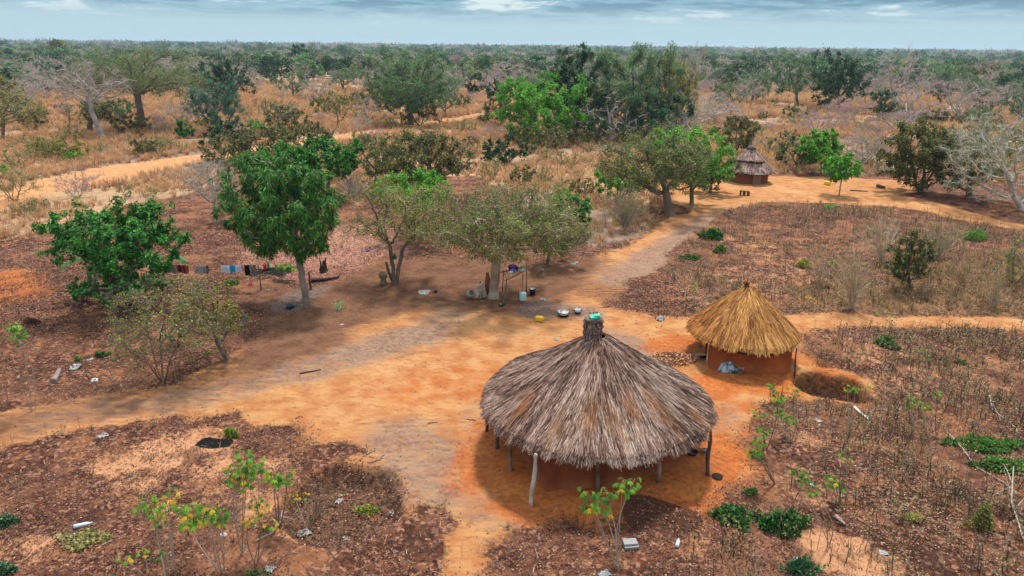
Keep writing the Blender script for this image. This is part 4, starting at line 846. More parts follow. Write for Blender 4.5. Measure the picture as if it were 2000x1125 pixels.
def place(key, x, y, s, rng, label=None, group=None):
    i = rng.integers(0, len(protos[key])); T, Cn, mt, mc = protos[key][i]; nm, cat, lb = FL[key]
    o = bpy.data.objects.new(nm, None); o.empty_display_size = .1; col.objects.link(o); o.location = (x, y, H1(x, y) if y < 200 else 0)
    o.rotation_euler = (0, 0, rng.random()*6.28); o.scale = (s*rng.uniform(.85, 1.2), s*rng.uniform(.85, 1.2), s)
    for n_, m_ in (('trunk', mt), ('crown', mc)):
        c = bpy.data.objects.new(n_, m_); col.objects.link(c); c.parent = o
    tag(o, label or where_(x, y, s, key), cat, group or {'bare': 'leafless trees of the far scrub', 'mauve': 'mauve leafless trees of the far scrub', 'dark': 'dark trees of the far scrub', 'sage': 'grey-green trees of the far scrub', 'darkolive': 'olive bushes in the far grass', 'dry': 'dry shrubs in the golden grass', 'green': 'green bushes in the golden grass'}[key])
rng = np.random.default_rng(77)
cnt_ = 0; Y = 92.
pts = []
while Y < 235 and cnt_ < 640:
    half = (Y*.8+6); nrow = int(half*2/6.2*(.85 if Y < 130 else 1.0))
    for k in range(nrow):
        x = rng.uniform(-half, half); y = Y+rng.uniform(-4, 4); px, py = pxy(x, y)
        if not (-80 < px < 2080): continue
        # open savanna windows seen in the photograph
        open_ = (470 < px < 720 and py > 146) or (170 < py and 880 < px < 1000) or (py > 195 and px < 470) or (1440 < px < 1800 and py > 185)
        if open_ and rng.random() > .13: continue
        if py > 205 and rng.random() > (.30 if px > 1450 or px < 160 else .12): continue
        r = rng.random(); left = px < 700
        key = 'bare' if r < .27 else 'mauve' if r < .42 else 'dark' if r < .60 else 'sage' if r < .84 else 'darkolive' if r < .94 else 'green'
        s = rng.uniform(.7, 1.3)
        place(key, x, y, s, rng); cnt_ += 1
    Y += 6.5+Y*.012
for (px, py, key, s) in [(60, 290, 'dry', 1), (200, 300, 'dry', .8), (330, 290, 'dry', .9), (520, 270, 'dry', .8), (1110, 330, 'dry', 1.1), (1150, 300, 'dry', .9), (1060, 360, 'dry', 1), (960, 350, 'dry', 1.1), (1090, 410, 'dry', 1), (1180, 350, 'dry', 1.1),
    (900, 300, 'dry', .9), (1030, 300, 'dry', .9), (1500, 300, 'dry', 1.2), (1560, 300, 'dry', 1.3), (1530, 320, 'dry', 1.), (1480, 270, 'dry', 1.2), (1700, 300, 'dry', 1.2), (1560, 250, 'dry', 1.4), (1800, 240, 'mauve', .5), (1840, 225, 'mauve', .55), (1760, 235, 'mauve', .45),
    (1880, 215, 'mauve', .6), (1940, 210, 'mauve', .6), (1990, 220, 'mauve', .6), (1650, 245, 'mauve', .45), (1730, 290, 'mauve', .45), (1590, 235, 'mauve', .45), (700, 235, 'dry', 1.2), (760, 252, 'dry', 1.3), (480, 232, 'dry', 1.2), (900, 262, 'dry', 1.1),
    (430, 300, 'dry', .9), (500, 262, 'green', .7), (145, 318, 'green', .45), (1512, 205, 'green', .5), (960, 395, 'dry', .8), (1100, 392, 'green', .35), (1460, 255, 'darkolive', .6), (1540, 280, 'darkolive', .55), (1690, 262, 'dry', 1.2), (1930, 262, 'darkolive', .9), (1985, 280, 'darkolive', .8), (1905, 250, 'sage', .6),
    (2030, 300, 'darkolive', 1.), (900, 212, 'darkolive', .9), (925, 205, 'mauve', .7), (958, 196, 'bare', 1.), (985, 188, 'mauve', 1.1), (1005, 178, 'sage', .9), (940, 178, 'mauve', 1.1), (1022, 165, 'dark', 1.1), (975, 165, 'bare', 1.2), (1395, 245, 'bare', .8), (1440, 262, 'darkolive', .9), (1420, 215, 'sage', 1.), (1455, 205, 'bare', 1.), (1475, 188, 'sage', 1.2), (1405, 190, 'darkolive', 1.2), (1500, 178, 'bare', 1.2), (1130, 285, 'darkolive', .8), (1090, 288, 'dry', 1.4), (1165, 282, 'dark', .7), (1235, 285, 'darkolive', .8), (1290, 285, 'sage', .7), (1330, 280, 'bare', .7), (1015, 285, 'darkolive', .8), (700, 205, 'darkolive', .9), (870, 228, 'sage', .8), (715, 240, 'bare', .7), (1715, 208, 'sage', .9), (1835, 205, 'dark', .9), (1790, 205, 'bare', 1.), (1900, 205, 'sage', 1.1), (1960, 195, 'dark', 1.2), (1990, 240, 'sage', 1.), (1870, 240, 'bare', .9), (1930, 235, 'bare', 1.), (1760, 262, 'bare', .6), (1710, 275, 'mauve', .6), (60, 215, 'bare', .9), (30, 230, 'dark', .7), (320, 262, 'mauve', .6), (240, 240, 'sage', .6), (390, 225, 'bare', .9), (500, 180, 'bare', .8), (530, 165, 'dark', 1.), (690, 165, 'sage', 1.), (570, 235, 'bare', .4), (590, 262, 'darkolive', .5), (705, 262, 'bare', .45), (690, 300, 'olive', .5) if False else (690, 300, 'darkolive', .5), (1480, 232, 'mauve', .5), (395, 345, 'dry', .7), (250, 385, 'dry', .7), (70, 420, 'dry', .8), (300, 400, 'dry', .5), (1240, 330, 'dry', .8), (30, 330, 'dry', 1.2), (0, 350, 'green', .5), (565, 230, 'dry', 1.1), (740, 225, 'dry', 1.1), (860, 262, 'dry', 1.)]:
    g = G(px, py); place(key, g[0], g[1], s, rng)
k_ = 0
while k_ < 190:
    y = rng.uniform(42, 125); x = rng.uniform(-1, 1)*(y*.78+5); xa, ya = np.array([x]), np.array([y]); mm = masks(xa, ya, False)
    if mm['grass'][0] < .8 or mm['road'][0] > .02 or mm['yard'][0] > .02 or abs(sdf(xa, ya, ROAD)[0]) < 2: continue
    px, py = pxy(x, y)
    if not (-60 < px < 2060): continue
    if y > 78 and rng.random() < .5: place('mauve' if rng.random() < .6 else 'darkolive', x, y, rng.uniform(.3, .55), rng)
    else: place('dry' if rng.random() < .8 else 'darkolive', x, y, rng.uniform(.6, 1.3) if y > 60 else rng.uniform(.4, .8), rng)
    k_ += 1
# --- the woodland beyond, too many trees to count: one mass of low crowns to the horizon
def farproto(kind, a, h, n, big, rng):
    k = KIND[kind]; c = rdir(rng, n, .35)*rng.uniform(.55, 1., (n, 1)); lob = rdir(rng, 7, .3)*.55
    w_ = rng.integers(0, 7, n); c = lob[w_]+rdir(rng, n)*.42*rng.random((n, 1))**.4
    P = c*np.array([a, a, h*.5])+np.array([0, 0, h*.52]); dv = rdir(rng, n)*big; bv = unit(np.cross(dv, rdir(rng, n, 1.)))*big*(.45 if kind not in ('bare', 'mauve') else .22)
    C = (np.array(k['cols'])[rng.choice(len(k['cols']), n, p=k['wts'])] if kind not in ('bare', 'mauve') else np.array(k['bark'])*np.ones((n, 3))*.84)*rng.uniform(.55, 1.3, (n, 1))
    dv = dv if kind not in ('bare', 'mauve') else dv*1.7
    V, Q_, C = quads(P, dv, bv, C); return V, Q_, None, C
frng = np.random.default_rng(9)
def scatter_far(y0, y1, n, ps, sc):
    y = np.sqrt(frng.random(n)*(y1**2-y0**2)+y0**2)
    if y1 > 2500: y = np.exp(frng.uniform(math.log(y0), math.log(y1), n))
    x = frng.uniform(-1, 1, n)*(y*.84+10)
    dens = fbm(x/90, y/90, 1, 3); keep = dens > .30; x, y = x[keep], y[keep]
    px, py = [], []
    pos = np.stack([x, y, np.zeros_like(x)], -1); s = frng.uniform(*sc, len(x)); tint = np.repeat(frng.uniform(.6, 1.35, (len(x), 1)), 3, 1)
    return instance(ps, pos, frng.random(len(x))*6.28, s, tint, frng)
ks = ['bare', 'mauve', 'bare', 'olive', 'dark', 'sage', 'bare', 'olive', 'dark', 'sage', 'bare', 'dark']
A0 = scatter_far(205, 430, 1750, [farproto(k, 4.2, 6.2 if k in ('dark', 'sage') else 5.2, 520, .55, frng) for k in ks], (.6, 1.3))
A1 = scatter_far(400, 760, 3300, [farproto(k, 4.8, 6.6 if k in ('dark', 'sage') else 5.0, 190, .75, frng) for k in ks], (.6, 1.15))
A2 = scatter_far(700, 1700, 6500, [farproto(k, 6.2, 6.8 if k in ('dark', 'sage') else 5.0, 70, 1.3, frng) for k in ks], (.7, 1.25))
A3 = scatter_far(1500, 8000, 8000, [farproto(k, 12, 7, 40, 4.5, frng) for k in ks], (.7, 1.6))
A4 = scatter_far(330, 1500, 170, [farproto(k, 6.5, 11., 420, 1., frng) for k in ('dark', 'sage', 'dark', 'olive')], (.75, 1.2))
def merge(parts):
    n = 0; V, Q_, C = [], [], []
    for v, q_, _, c in parts: V.append(v); Q_.append(q_+n); C.append(c); n += len(v)
    return np.vstack(V), np.vstack(Q_), np.vstack(C)
V, Q_, C = merge([A0, A1, A2, A3, A4]); o = link('distant_woodland', mesh('distant_woodland', V, Q_, C, M_LEAF)); tag(o, 'hazy scrub woodland stretching to the horizon', 'woodland', None, 'stuff')
# ------------------------------------------------------------------ household things in the yard
def simple(name, label, cat, mb, mat, loc, smooth=False, group=None):
    """one-mesh thing with its origin at its foot"""
    loc = np.array(loc, float); V = np.vstack(mb.V)-loc; me = mesh(name, V, np.vstack(mb.Q) if mb.Q else None, np.vstack(mb.C), mat, smooth, np.vstack(mb.T) if mb.T else None)
    o = bpy.data.objects.new(name, me); col.objects.link(o); o.location = loc; off[o.name] = loc
    return tag(o, label, cat, group)
# dish rack of rough poles
g = G(1004, 575); Yf, Yb = G(985, 597)[1], G(985, 583)[1]+.1
dk = thing('dish_rack', 'rough pole rack carrying washed dishes beside the shade tree', 'rack', (g[0], (Yf+Yb)/2, 0))
WD = (.34, .23, .15); f1 = G(985, 597); f2 = G(1021, 580); b1 = G(981, 580); b2 = G(1028, 568)
tops = [AT(990, 541, f1[1]-.02), AT(1021, 541, f2[1]), AT(983, 537, b1[1]), AT(1028, 529, b2[1])]; TZ = 1.28
for i, (f_, tp) in enumerate(zip((f1, f2, b1, b2), tops)): pole(dk, f_, (tp[0], tp[1], TZ+(.12 if i == 3 else .02)), .028, np.array(WD)*(.5 if i == 0 else 1), 90+i, 'leg')
tc_ = [np.array([t_[0], t_[1], TZ]) for t_ in tops]
mb = MB()
for k in range(9):
    s = k/8; p = tc_[0]*(1-s)+tc_[1]*s; q_ = tc_[2]*(1-s)+tc_[3]*s; mb.tube([p-(q_-p)*.08, q_+(q_-p)*.08], .022, np.array(WD)*(.5+.5*(k % 3)/2), 5)
mb.obj('shelf', M_BARK, dk)
mb = MB()
for p, q_ in ((tc_[0], tc_[1]), (tc_[2], tc_[3])): mb.tube([p-(q_-p)*.12-[0, 0, .04], (p+q_)/2-[0, 0, .07], q_+(q_-p)*.12-[0, 0, .04]], .03, (.2, .12, .08), 6)
mb.obj('crossbar', M_BARK, dk)
cen = sum(tc_)/4
def basin(name, label, x, y, z, r, h, colr, cat='basin', mat=None, upside=False, tilt=(0, 0)):
    mb = MB(); p = [(0, .006), (r*.72, .004), (r*.8, .02), (r*.98, h*.95), (r*1.06, h), (r*1.06, h-.012), (r*.95, h-.015), (r*.74, .03), (0, .03)]
    if upside: p = [(a_, h-b_) for a_, b_ in p][::-1]
    mb.lathe((x, y, z), p, colr, 22, tilt); return simple(name, label, cat, mb, mat or M_PLASTIC, (x, y, z), True)
basin('basin', 'purple plastic basin tipped on the dish rack', cen[0]-.12, cen[1]+.12, TZ+.05, .2, .15, (.17, .01, .33), tilt=(-.9, 0))
basin('bowl', 'blue and white enamel bowl at the front of the dish rack', cen[0]-.08, cen[1]-.16, TZ+.04, .11, .09, (.03, .13, .62), 'bowl', tilt=(.5, 0))
basin('bowl', 'white bowl upside down at the front left of the rack', cen[0]-.17, cen[1]-.24, TZ+.03, .1, .06, (.72, .78, .78), 'bowl', upside=True)
basin('cup', 'small reddish cup in the middle of the rack', cen[0]+.1, cen[1]-.12, TZ+.03, .05, .09, (.3, .07, .08), 'cup')
basin('cup', 'black cup behind the blue bowl on the rack', cen[0]+.09, cen[1]+.12, TZ+.03, .075, .14, (.02, .02, .03), 'cup')
mb = MB(); x, y = cen[0]+.31, cen[1]+.02; mb.lathe((x, y, TZ+.03), [(0, 0), (.1, 0), (.12, .05), (.115, .11), (.12, .115)], (.7, .75, .74), 20); o = thing('cooking_pot', 'white pot with teal lid on the right of the rack', 'pot', (x, y, TZ+.03)); mb.obj('pot_body', M_PLASTIC, o, True)
mb = MB(); mb.lathe((x, y, TZ+.145), [(.125, 0), (.12, .03), (.05, .07), (.02, .075), (.025, .1), (0, .105)], (.05, .3, .36), 20); mb.obj('lid', M_PLASTIC, o, True)
# jerrycan
def jerry(name, label, px, py, colr, h=.42, lying=False, rz=0.2, grp=None):
    g = GZ(px, py); o = thing(name, label, 'jerrycan', g)
    sx, sy = .145*h/.42, .125*h/.42; r = .045*h/.42; mb = MB(); prof = []
    ring = []
    for cxs, cys, a0 in ((1, 1, 0), (-1, 1, 90), (-1, -1, 180), (1, -1, 270)):
        for k in range(5): a = rad(a0+k*22.5); ring.append((cxs*(sx-r)+r*math.cos(a), cys*(sy-r)+r*math.sin(a)))
    ring = np.array(ring); n = len(ring); R_ = rot(rad(88) if lying else 0, 0, rz); base = np.array(g)+([0, 0, sy] if lying else [0, 0, 0])
    V = [np.column_stack([ring*s, np.full(n, z)]) for s, z in ((.2, 0), (.93, .0), (1, .03), (.985, h*.45), (1, h*.5), (1, h*.82), (.93, h*.88), (.5, h*.9), (.02, h*.9))]
    V = np.vstack(V) @ R_.T+base; m = 9; i = np.arange(m-1)[:, None]*n; j = np.arange(n)[None]; j2 = (j+1) % n
    mb.add(V, np.stack([i+j, i+j2, i+n+j2, i+n+j], -1).reshape(-1, 4), None, colr); mb.obj('can_body', M_PLASTIC, o, True)
    mb = MB(); P = np.array([(-sx*.2, 0, h*.88), (-sx*.2, 0, h*.97), (sx*.7, 0, h*.97), (sx*.7, 0, h*.88)]) @ R_.T+base; mb.tube(P, .016, colr, 6); mb.obj('handle', M_PLASTIC, o, True)
    mb = MB(); P = np.array([(-sx*.62, 0, h*.86), (-sx*.62, 0, h*.98)]) @ R_.T+base; mb.tube(P, .03, np.array(colr)*.8, 10); mb.obj('spout_cap', M_PLASTIC, o, True)
jerry('jerrycan', 'pale aqua water jerrycan standing at the rack\'s right leg', 1021, 587, (.46, .72, .72))
jerry('jerrycan', 'yellow jerrycan lying on the sand in front of the cooking place', 1047, 627, (.72, .46, .03), .34, True, 1.2)
jerry('jerrycan', 'bright yellow jerrycan in the far sandy clearing by the lollipop tree', 1611, 360, (.8, .55, .02), .5, True, .6)
def bucket(label, px, py, r, h, colr, rz=0):
    g = GZ(px, py); o = thing('bucket', label, 'bucket', g); mb = MB()
    mb.lathe(g, [(0, .005), (r*.75, 0), (r, h), (r*1.07, h), (r*1.07, h-.02), (r*.96, h-.02), (r*.72, .02), (0, .02)], colr, 22); mb.obj('pail', M_PLASTIC, o, True)
    a = np.linspace(0, np.pi, 12); mb = MB(); mb.tube(np.stack([g[0]+r*1.05*np.cos(a), g[1]-r*.9*np.sin(a), g[2]+h-.02-.1*np.sin(a)], -1), .006, (.35, .35, .35), 4); mb.obj('bail', M_METAL, o); return o
bucket('black bucket standing right of the aqua jerrycan', 1040, 576, .16, .33, (.012, .013, .016))
mb = MB(); g = GZ(1040, 576); mb.lathe((g[0]-.03, g[1]+.02, g[2]+.33), [(0, .02), (.16, .01), (.175, -.005)], (.12, .15, .16), 20, (.06, .1)); simple('round_cover', 'dark lid laid loosely over the black bucket', 'lid', mb, M_PLASTIC, (g[0], g[1], g[2]+.33), True)
g = GZ(567, 600); basin('basin', 'round dark basin of water at the foot of the mango tree', g[0], g[1], g[2], .21, .17, (.035, .055, .075))
def pot(label, px, py, r, h, c1, lid=None, rz=0):
    g = GZ(px, py); o = thing('cooking_pot', label, 'pot', g); mb = MB()
    mb.lathe(g, [(0, 0), (r*.8, .0), (r, h*.3), (r, h*.55)], (.02, .02, .022), 22); mb.obj('sooty_base', M_MATTE, o, True)
    mb = MB(); mb.lathe(g, [(r*1.0, h*.55), (r*1.02, h*.95), (r*1.12, h), (r*1.12, h-.01), (r*.95, h*.9), (r*.8, h*.6), (0, h*.58)], c1, 22); mb.obj('rim', M_METAL if lid else M_PLASTIC, o, True)
    if lid:
        mb = MB(); mb.lathe((g[0]+.03, g[1], g[2]+h), [(r*.85, 0), (r*.7, .04), (.03, .06), (.035, .1), (0, .11)], lid, 20, (.15, .12)); mb.obj('lid', M_METAL, o, True)
    mb = MB()
    for s in (-1, 1): mb.box((g[0]+s*r*1.12, g[1], g[2]+h*.7), (.06, .1, .02), (.05, .05, .05))
    mb.obj('pot_handle', M_MATTE, o)
pot('sooty aluminium pot with shining lid on the ash of the cooking place', 1100, 618, .22, .22, (.75, .77, .79), (.8, .81, .82))
pot('smaller white and black pot right of the shining lidded one', 1128, 614, .13, .2, (.62, .68, .76))
pot('tiny black pot by the ash heap under the trees', 851, 570, .07, .12, (.03, .03, .03))
pot('low black pan by the front leg of the rack', 979, 598, .11, .09, (.02, .02, .02))
def scrap(label, px, py, w_, colr, name='plastic_scrap', cat='scrap', seed=0, h=.4, mat=None, z=None):
    rng = np.random.default_rng(seed+int(px)); g = GZ(px, py); n = 7
    if z is not None: g = np.array(z, float)
    X, Y = np.meshgrid(np.linspace(-1, 1, n), np.linspace(-1, 1, n)); rr = np.hypot(X, Y)
    Z = np.abs(rng.normal(0, .28, (n, n)))*h*w_*(1.4-rr*.8)+.015; an = rng.random()*3
    x = (X*w_/2+rng.normal(0, .06*w_, (n, n)))*(1-.12*rr); y = (Y*w_*.32+rng.normal(0, .05*w_, (n, n)))
    V = np.stack([g[0]+x*math.cos(an)-y*math.sin(an), g[1]+x*math.sin(an)+y*math.cos(an), g[2]+Z], -1).reshape(-1, 3)
    i = np.arange(n-1)[:, None]*n+np.arange(n-1)[None]; Q_ = np.stack([i, i+1, i+n+1, i+n], -1).reshape(-1, 4); B = V.copy(); B[:, 2] -= .012
    C = np.array(colr)[None]*rng.uniform(.45, .95, (n*n, 1)); mb = MB(); mb.add(V, Q_, None, C); mb.add(B, Q_[:, ::-1], None, C*.7)
    return simple(name, label, cat, mb, mat or M_CLOTH, g, False)
WH = (.58, .62, .63)
scrap('crumpled white paper right of the black bucket', 1060, 586, .32, WH, 'paper_scrap', 'paper')
scrap('grey crumpled bag on bare sand left of the big roof', 1085, 663, .26, (.5, .55, .57), 'plastic_bag', 'bag')
scrap('white plastic bag lying by the foot of the forked sapling', 1290, 624, .38, (.78, .8, .86), 'plastic_bag', 'bag', h=.9)
scrap('red scrap beside the white bag at the forked sapling', 1282, 621, .16, (.6, .03, .03), h=.9)
scrap('pale spill of white ash on the brown earth under the trees', 828, 569, .8, (.6, .6, .58), 'ash_heap', 'ash', h=.05)
scrap('white plate fragment on the bare yard below the spiky plant', 668, 636, .15, (.75, .7, .66), h=.1)
scrap('large crumpled white bag on the litter at the left', 150, 718, .42, (.72, .74, .76), 'plastic_bag', 'bag', h=.8)
scrap('smaller flattened white bag right of the large crumpled one', 185, 744, .32, (.75, .78, .82), 'plastic_bag', 'bag')
scrap('torn white bag among the sprouts above the large crumpled one', 176, 699, .25, (.6, .62, .64), 'plastic_bag', 'bag')
scrap('small white scrap in the litter along the left path', 238, 754, .14, (.68, .7, .7)); scrap('pale scrap lying just below the left path', 202, 855, .3, (.55, .55, .56))
scrap('blue scrap by the litter right of the gnarled tree', 477, 625, .18, (.05, .28, .55)); scrap('aqua scrap below the blue one by the gnarled tree', 473, 638, .2, (.35, .65, .6)); scrap('whitish scrap beside the blue scrap at the gnarled tree', 490, 628, .16, (.55, .55, .6))
scrap('blue and grey scrap in the pinkish leaves behind the mango', 718, 492, .3, (.12, .16, .4)); scrap('small blue bag scrap on pink leaves right of the stump', 667, 516, .2, (.15, .35, .65)); scrap('pink red cloth dropped on the litter below the clothesline', 490, 559, .3, (.7, .06, .14), 'cloth_scrap', 'cloth', h=.8)
scrap('pale scrap in the litter edge left of the mango trunk', 523, 567, .18, (.5, .5, .48)); scrap('tiny blue scrap in the litter left of the mango trunk', 538, 566, .16, (.1, .25, .5)); scrap('pale aqua scrap behind the red and green bottles', 527, 500, .25, (.5, .65, .6))
scrap('light green leafy scrap caught low in the twiggy tree', 365, 664, .22, (.25, .6, .2), z=tuple(AT(365, 596, GZ(318, 742)[1]+.8)))
scrap('blue plastic caught in the fork of the gnarled tree', 437, 700, .16, (.03, .1, .5), z=tuple(AT(436, 643, GZ(446, 700)[1]-.05)), h=.9)
scrap('second blue plastic caught high in the gnarled tree', 425, 700, .14, (.06, .2, .55), z=tuple(AT(425, 619, GZ(446, 700)[1]-.05)), h=.9)
scrap('green plastic bag hanging on the arching tree\'s trunk', 771, 510, .3, (.01, .22, .13), 'plastic_bag', 'bag', z=tuple(AT(771, 507, GZ(772, 552)[1]-.15)), h=1.6)
scrap('scattered white scrap right of the small dark tree foot', 1120, 515, .3, (.6, .6, .55)); scrap('greenish scrap near the litter edge right of the shade tree', 1121, 516, .2, (.4, .6, .5)); scrap('white scrap on dark litter right of the shade tree', 1060, 527, .2, (.6, .6, .55)); scrap('pale scrap in litter above the path mouth', 1127, 512, .3, (.6, .55, .5))
scrap('white scrap in the weedy field above the golden hut', 1336, 572, .22, (.6, .6, .62)); scrap('pink scrap left of the golden hut wall', 1366, 678, .2, (.6, .32, .3), h=.8); scrap('grey cloth by the board at the golden hut', 1378, 710, .22, (.3, .32, .36), 'cloth_scrap', 'cloth')
scrap('white scrap in the weeds below the pit', 1597, 822, .22, (.65, .65, .65)); scrap('whitish torn bag at the lower middle edge', 1180, 1122, .3, (.55, .58, .6), 'plastic_bag', 'bag'); scrap('white scrap among stones low in the right weeds', 1725, 1080, .2, (.66, .66, .66)); scrap('white scrap left of the low green sprout at the bottom right', 1556, 1092, .16, (.7, .7, .75))
scrap('white scrap above the bushy sprout at lower right', 1546, 1000, .14, (.75, .75, .75)); scrap('white scrap among young cassava at lower right', 1588, 944, .16, (.7, .7, .72)); scrap('torn white bag at the bottom left edge of the picture', 527, 1118, .25, (.6, .6, .6), 'plastic_bag', 'bag')
scrap('white rag tucked among stalks at lower left', 437, 1050, .18, (.68, .68, .64))
# rubbish in the rubbish pit
for (px, py, w_, c_, lb) in [(662, 950, .26, (.75, .75, .76), 'white bag at the top of the rubbish pit'), (673, 946, .18, (.6, .05, .1), 'red wrapper beside the white bag in the rubbish pit'), (663, 942, .14, (.7, .68, .2), 'yellow wrapper above the white bag in the pit'), (590, 1014, .34, (.7, .68, .64), 'cluster of pale bags at the left rim of the pit'),
    (672, 1021, .16, (.8, .8, .76), 'white ball of paper low in the rubbish pit'), (691, 1040, .24, (.65, .03, .1), 'crimson wrapper at the lower rim of the pit'), (714, 1028, .24, (.6, .75, .85), 'pale blue packet at the lower right rim of the pit'), (707, 1035, .14, (.03, .4, .5), 'teal packet beside the pale blue one in the pit'),
    (706, 980, .18, (.4, .02, .08), 'dark red peel heap in the rubbish pit'), (726, 984, .2, (.7, .22, .03), 'orange peel heap in the rubbish pit'), (740, 1013, .22, (.7, .6, .5), 'crumpled beige paper on the pit\'s right rim'), (766, 975, .2, (.55, .6, .6), 'grey packet on the right slope of the pit')]:
    scrap(lb, px, py, w_, c_, 'wrapper', 'rubbish', h=.6)
def bottle(label, px, py, colr, L=.3, r=.04, rz=0.3, cap=(.3, .4, .6), standing=False):
    g = GZ(px, py); o = thing('plastic_bottle', label, 'bottle', g); tl = (0, 0) if standing else (0, rad(88)); zz_ = 0 if standing else r
    mb = MB(); mb.lathe((g[0], g[1], g[2]+zz_), [(0, 0), (r, .005), (r, L*.3), (r*.9, L*.34), (r, L*.38), (r, L*.68), (r*.4, L*.88), (r*.35, L*.93)], colr, 14, tl, rz); mb.obj('bottle_body', M_PLASTIC, o, True)
    mb = MB(); d = rot(*tl, rz) @ np.array([0, 0, 1]); p = np.array([g[0], g[1], g[2]+zz_]); mb.tube([p+d*L*.92, p+d*L], r*.42, cap, 8); mb.obj('bottle_cap', M_PLASTIC, o, True)
bottle('clear bluish plastic bottle lying in litter at lower left', 145, 1032, (.5, .62, .68), .4, .05, .35)
bottle('small pale bottle lying in brown litter at bottom right', 1322, 1070, (.5, .62, .68), .28, .045, 1.2)
bottle('red bottle standing in the dark patch by the clothesline', 518, 527, (.7, .05, .03), .42, .09, standing=True, cap=(.7, .1, .05))
bottle('green bottle standing right of the red one', 525, 526, (.02, .4, .15), .45, .07, standing=True, cap=(.02, .3, .1))
# pestle / mortar, tools under the tree
g = GZ(749, 553); mb = MB(); mb.lathe(g, [(0, 0), (.2, 0), (.17, .12), (.12, .25), (.2, .4), (.23, .6), (.19, .6), (.15, .4), (0, .3)], (.22, .15, .10), 16); simple('mortar', 'carved wooden mortar standing beside the arching tree', 'mortar', mb, M_BARK, g, True)
g = GZ(918, 581); mb = MB(); mb.lathe((g[0], g[1], g[2]+.18), [(0, -.02), (.19, 0), (.2, .1), (.15, .3), (.13, .3), (.17, .1), (0, .03)], (.36, .31, .27), 16, (.9, .5)); simple('woven_basket', 'greyish basket lying on its side left of the tree roots', 'basket', mb, M_BARK, g, True)
g = GZ(937, 582); o = thing('wooden_chair', 'low folding wooden chair leaning beside the shade tree', 'chair', g); mb = MB(); mb.box((g[0]-.1, g[1], g[2]+.3), (.42, .35, .03), (.42, .36, .31), .3, (.3, -1.0)); mb.obj('seat', M_BARK, o)
mb = MB(); mb.box((g[0]+.1, g[1], g[2]+.36), (.36, .06, .75), (.48, .42, .37), .5, (.1, -.3)); mb.obj('backrest', M_BARK, o); mb = MB()
for s in (-.12, .14): mb.tube([(g[0]+s, g[1]-.1, g[2]), (g[0]+.02, g[1]+.1, g[2]+.78)], .022, (.14, .08, .05), 5)
mb.obj('frame', M_BARK, o)
# clay slab standing behind the trunk
a_ = GZ(952, 572); mb = MB(); mb.tube([a_, a_+[.02, .05, .6], a_+[.0, .1, 1.0]], np.array([.16, .13, .06]), (.26, .09, .035), 8, True, .3); simple('termite_mound', 'orange clay termite mound against the shade tree trunk', 'termite mound', mb, M_MUD, a_, True)
# stump, logs, sticks
g = GZ(632, 531); mb = MB(); rng = np.random.default_rng(3); mb.tube([g-[0, 0, .1], g+[0, 0, .2], g+[.0, 0, .42]], np.array([.26, .17, .16]), (.05, .03, .022), 9, True, .5)
for dx, dz in ((-.16, .75), (.15, .8), (0, .6), (.06, .7)): mb.tube([g+[dx*.6, 0, .25], g+[dx, .03, dz]], np.array([.07, .02]), (.06, .035, .025), 5)
simple('tree_stump', 'charred splintered tree stump in the pinkish leaves', 'stump', mb, M_BARK, g)
def stick(label, pts, r, colr, name='stick', cat='stick', k=6, zs=None, side=0, seed=1):
    P = [GZ(*p) for p in pts]; P = [p+np.array([0, 0, r*.8+(zs[i] if zs else 0)]) for i, p in enumerate(P)]
    rng = np.random.default_rng(seed+int(pts[0][0])); mb = MB(); mb.tube(P, r*np.linspace(1.1, .6, len(P)), np.array(colr), k, True, .2)
    for q in range(side):
        i = rng.integers(0, len(P)-1); a_ = P[i]*.5+P[i+1]*.5; d = unit(P[-1]-P[0]); d = unit(d*.6+rdir(rng, 1)[0]*np.array([1, 1, .4])); L_ = np.linalg.norm(P[-1]-P[0])*rng.uniform(.2, .4)
        mb.tube([a_, a_+d*L_*.5+[0, 0, .03], a_+d*L_+[0, 0, .01]], np.array([r*.7, r*.5, r*.3]), np.array(colr), 4)
    return simple(name, label, cat, mb, M_BARK, P[0])
stick('long dark rotting log beside the mango trunk', [(608, 551), (635, 549), (662, 544)], .1, (.05, .028, .022), 'log', 'log')
stick('short broken post standing close behind the mango trunk', [(607, 566), (606, 562)], .06, (.08, .05, .04), 'post_stub', 'post', zs=[-.1, .75])
stick('broken slanting branch stub at the foot of the arching tree', [(768, 551), (760, 548), (756, 546)], .09, (.11, .065, .05), 'branch_stub', 'branch', zs=[0, .45, .9])
stick('white forked log lying in weeds below the pit', [(1668, 797), (1680, 806), (1696, 820)], .055, (.56, .53, .5), 'log', 'log', side=1)
stick('broken grey log end poking from a hole at the left', [(105, 752), (112, 745), (120, 736)], .11, (.26, .20, .19), 'log', 'log', zs=[0, .06, .16])
stick('dark straight stick lying on the ash streak of the yard', [(585, 730), (605, 727), (627, 723)], .03, (.07, .045, .04))
stick('short brown stick on the sand left of the big hut', [(836, 829), (855, 826)], .018, (.16, .09, .06)); stick('thin crooked twig on the sand above the rubbish pit', [(722, 908), (735, 905), (743, 903), (746, 893), (752, 890)], .014, (.14, .08, .05))
stick('small forked twig on pale sand near the lower left litter', [(577, 821), (585, 816), (592, 818)], .014, (.14, .09, .06), side=1); stick('faint straight twig on sand above the crooked twig', [(707, 896), (733, 880)], .014, (.25, .13, .07))
stick('thin stick lying near the left post of the big hut', [(912, 820), (930, 823)], .014, (.12, .08, .06), side=2)
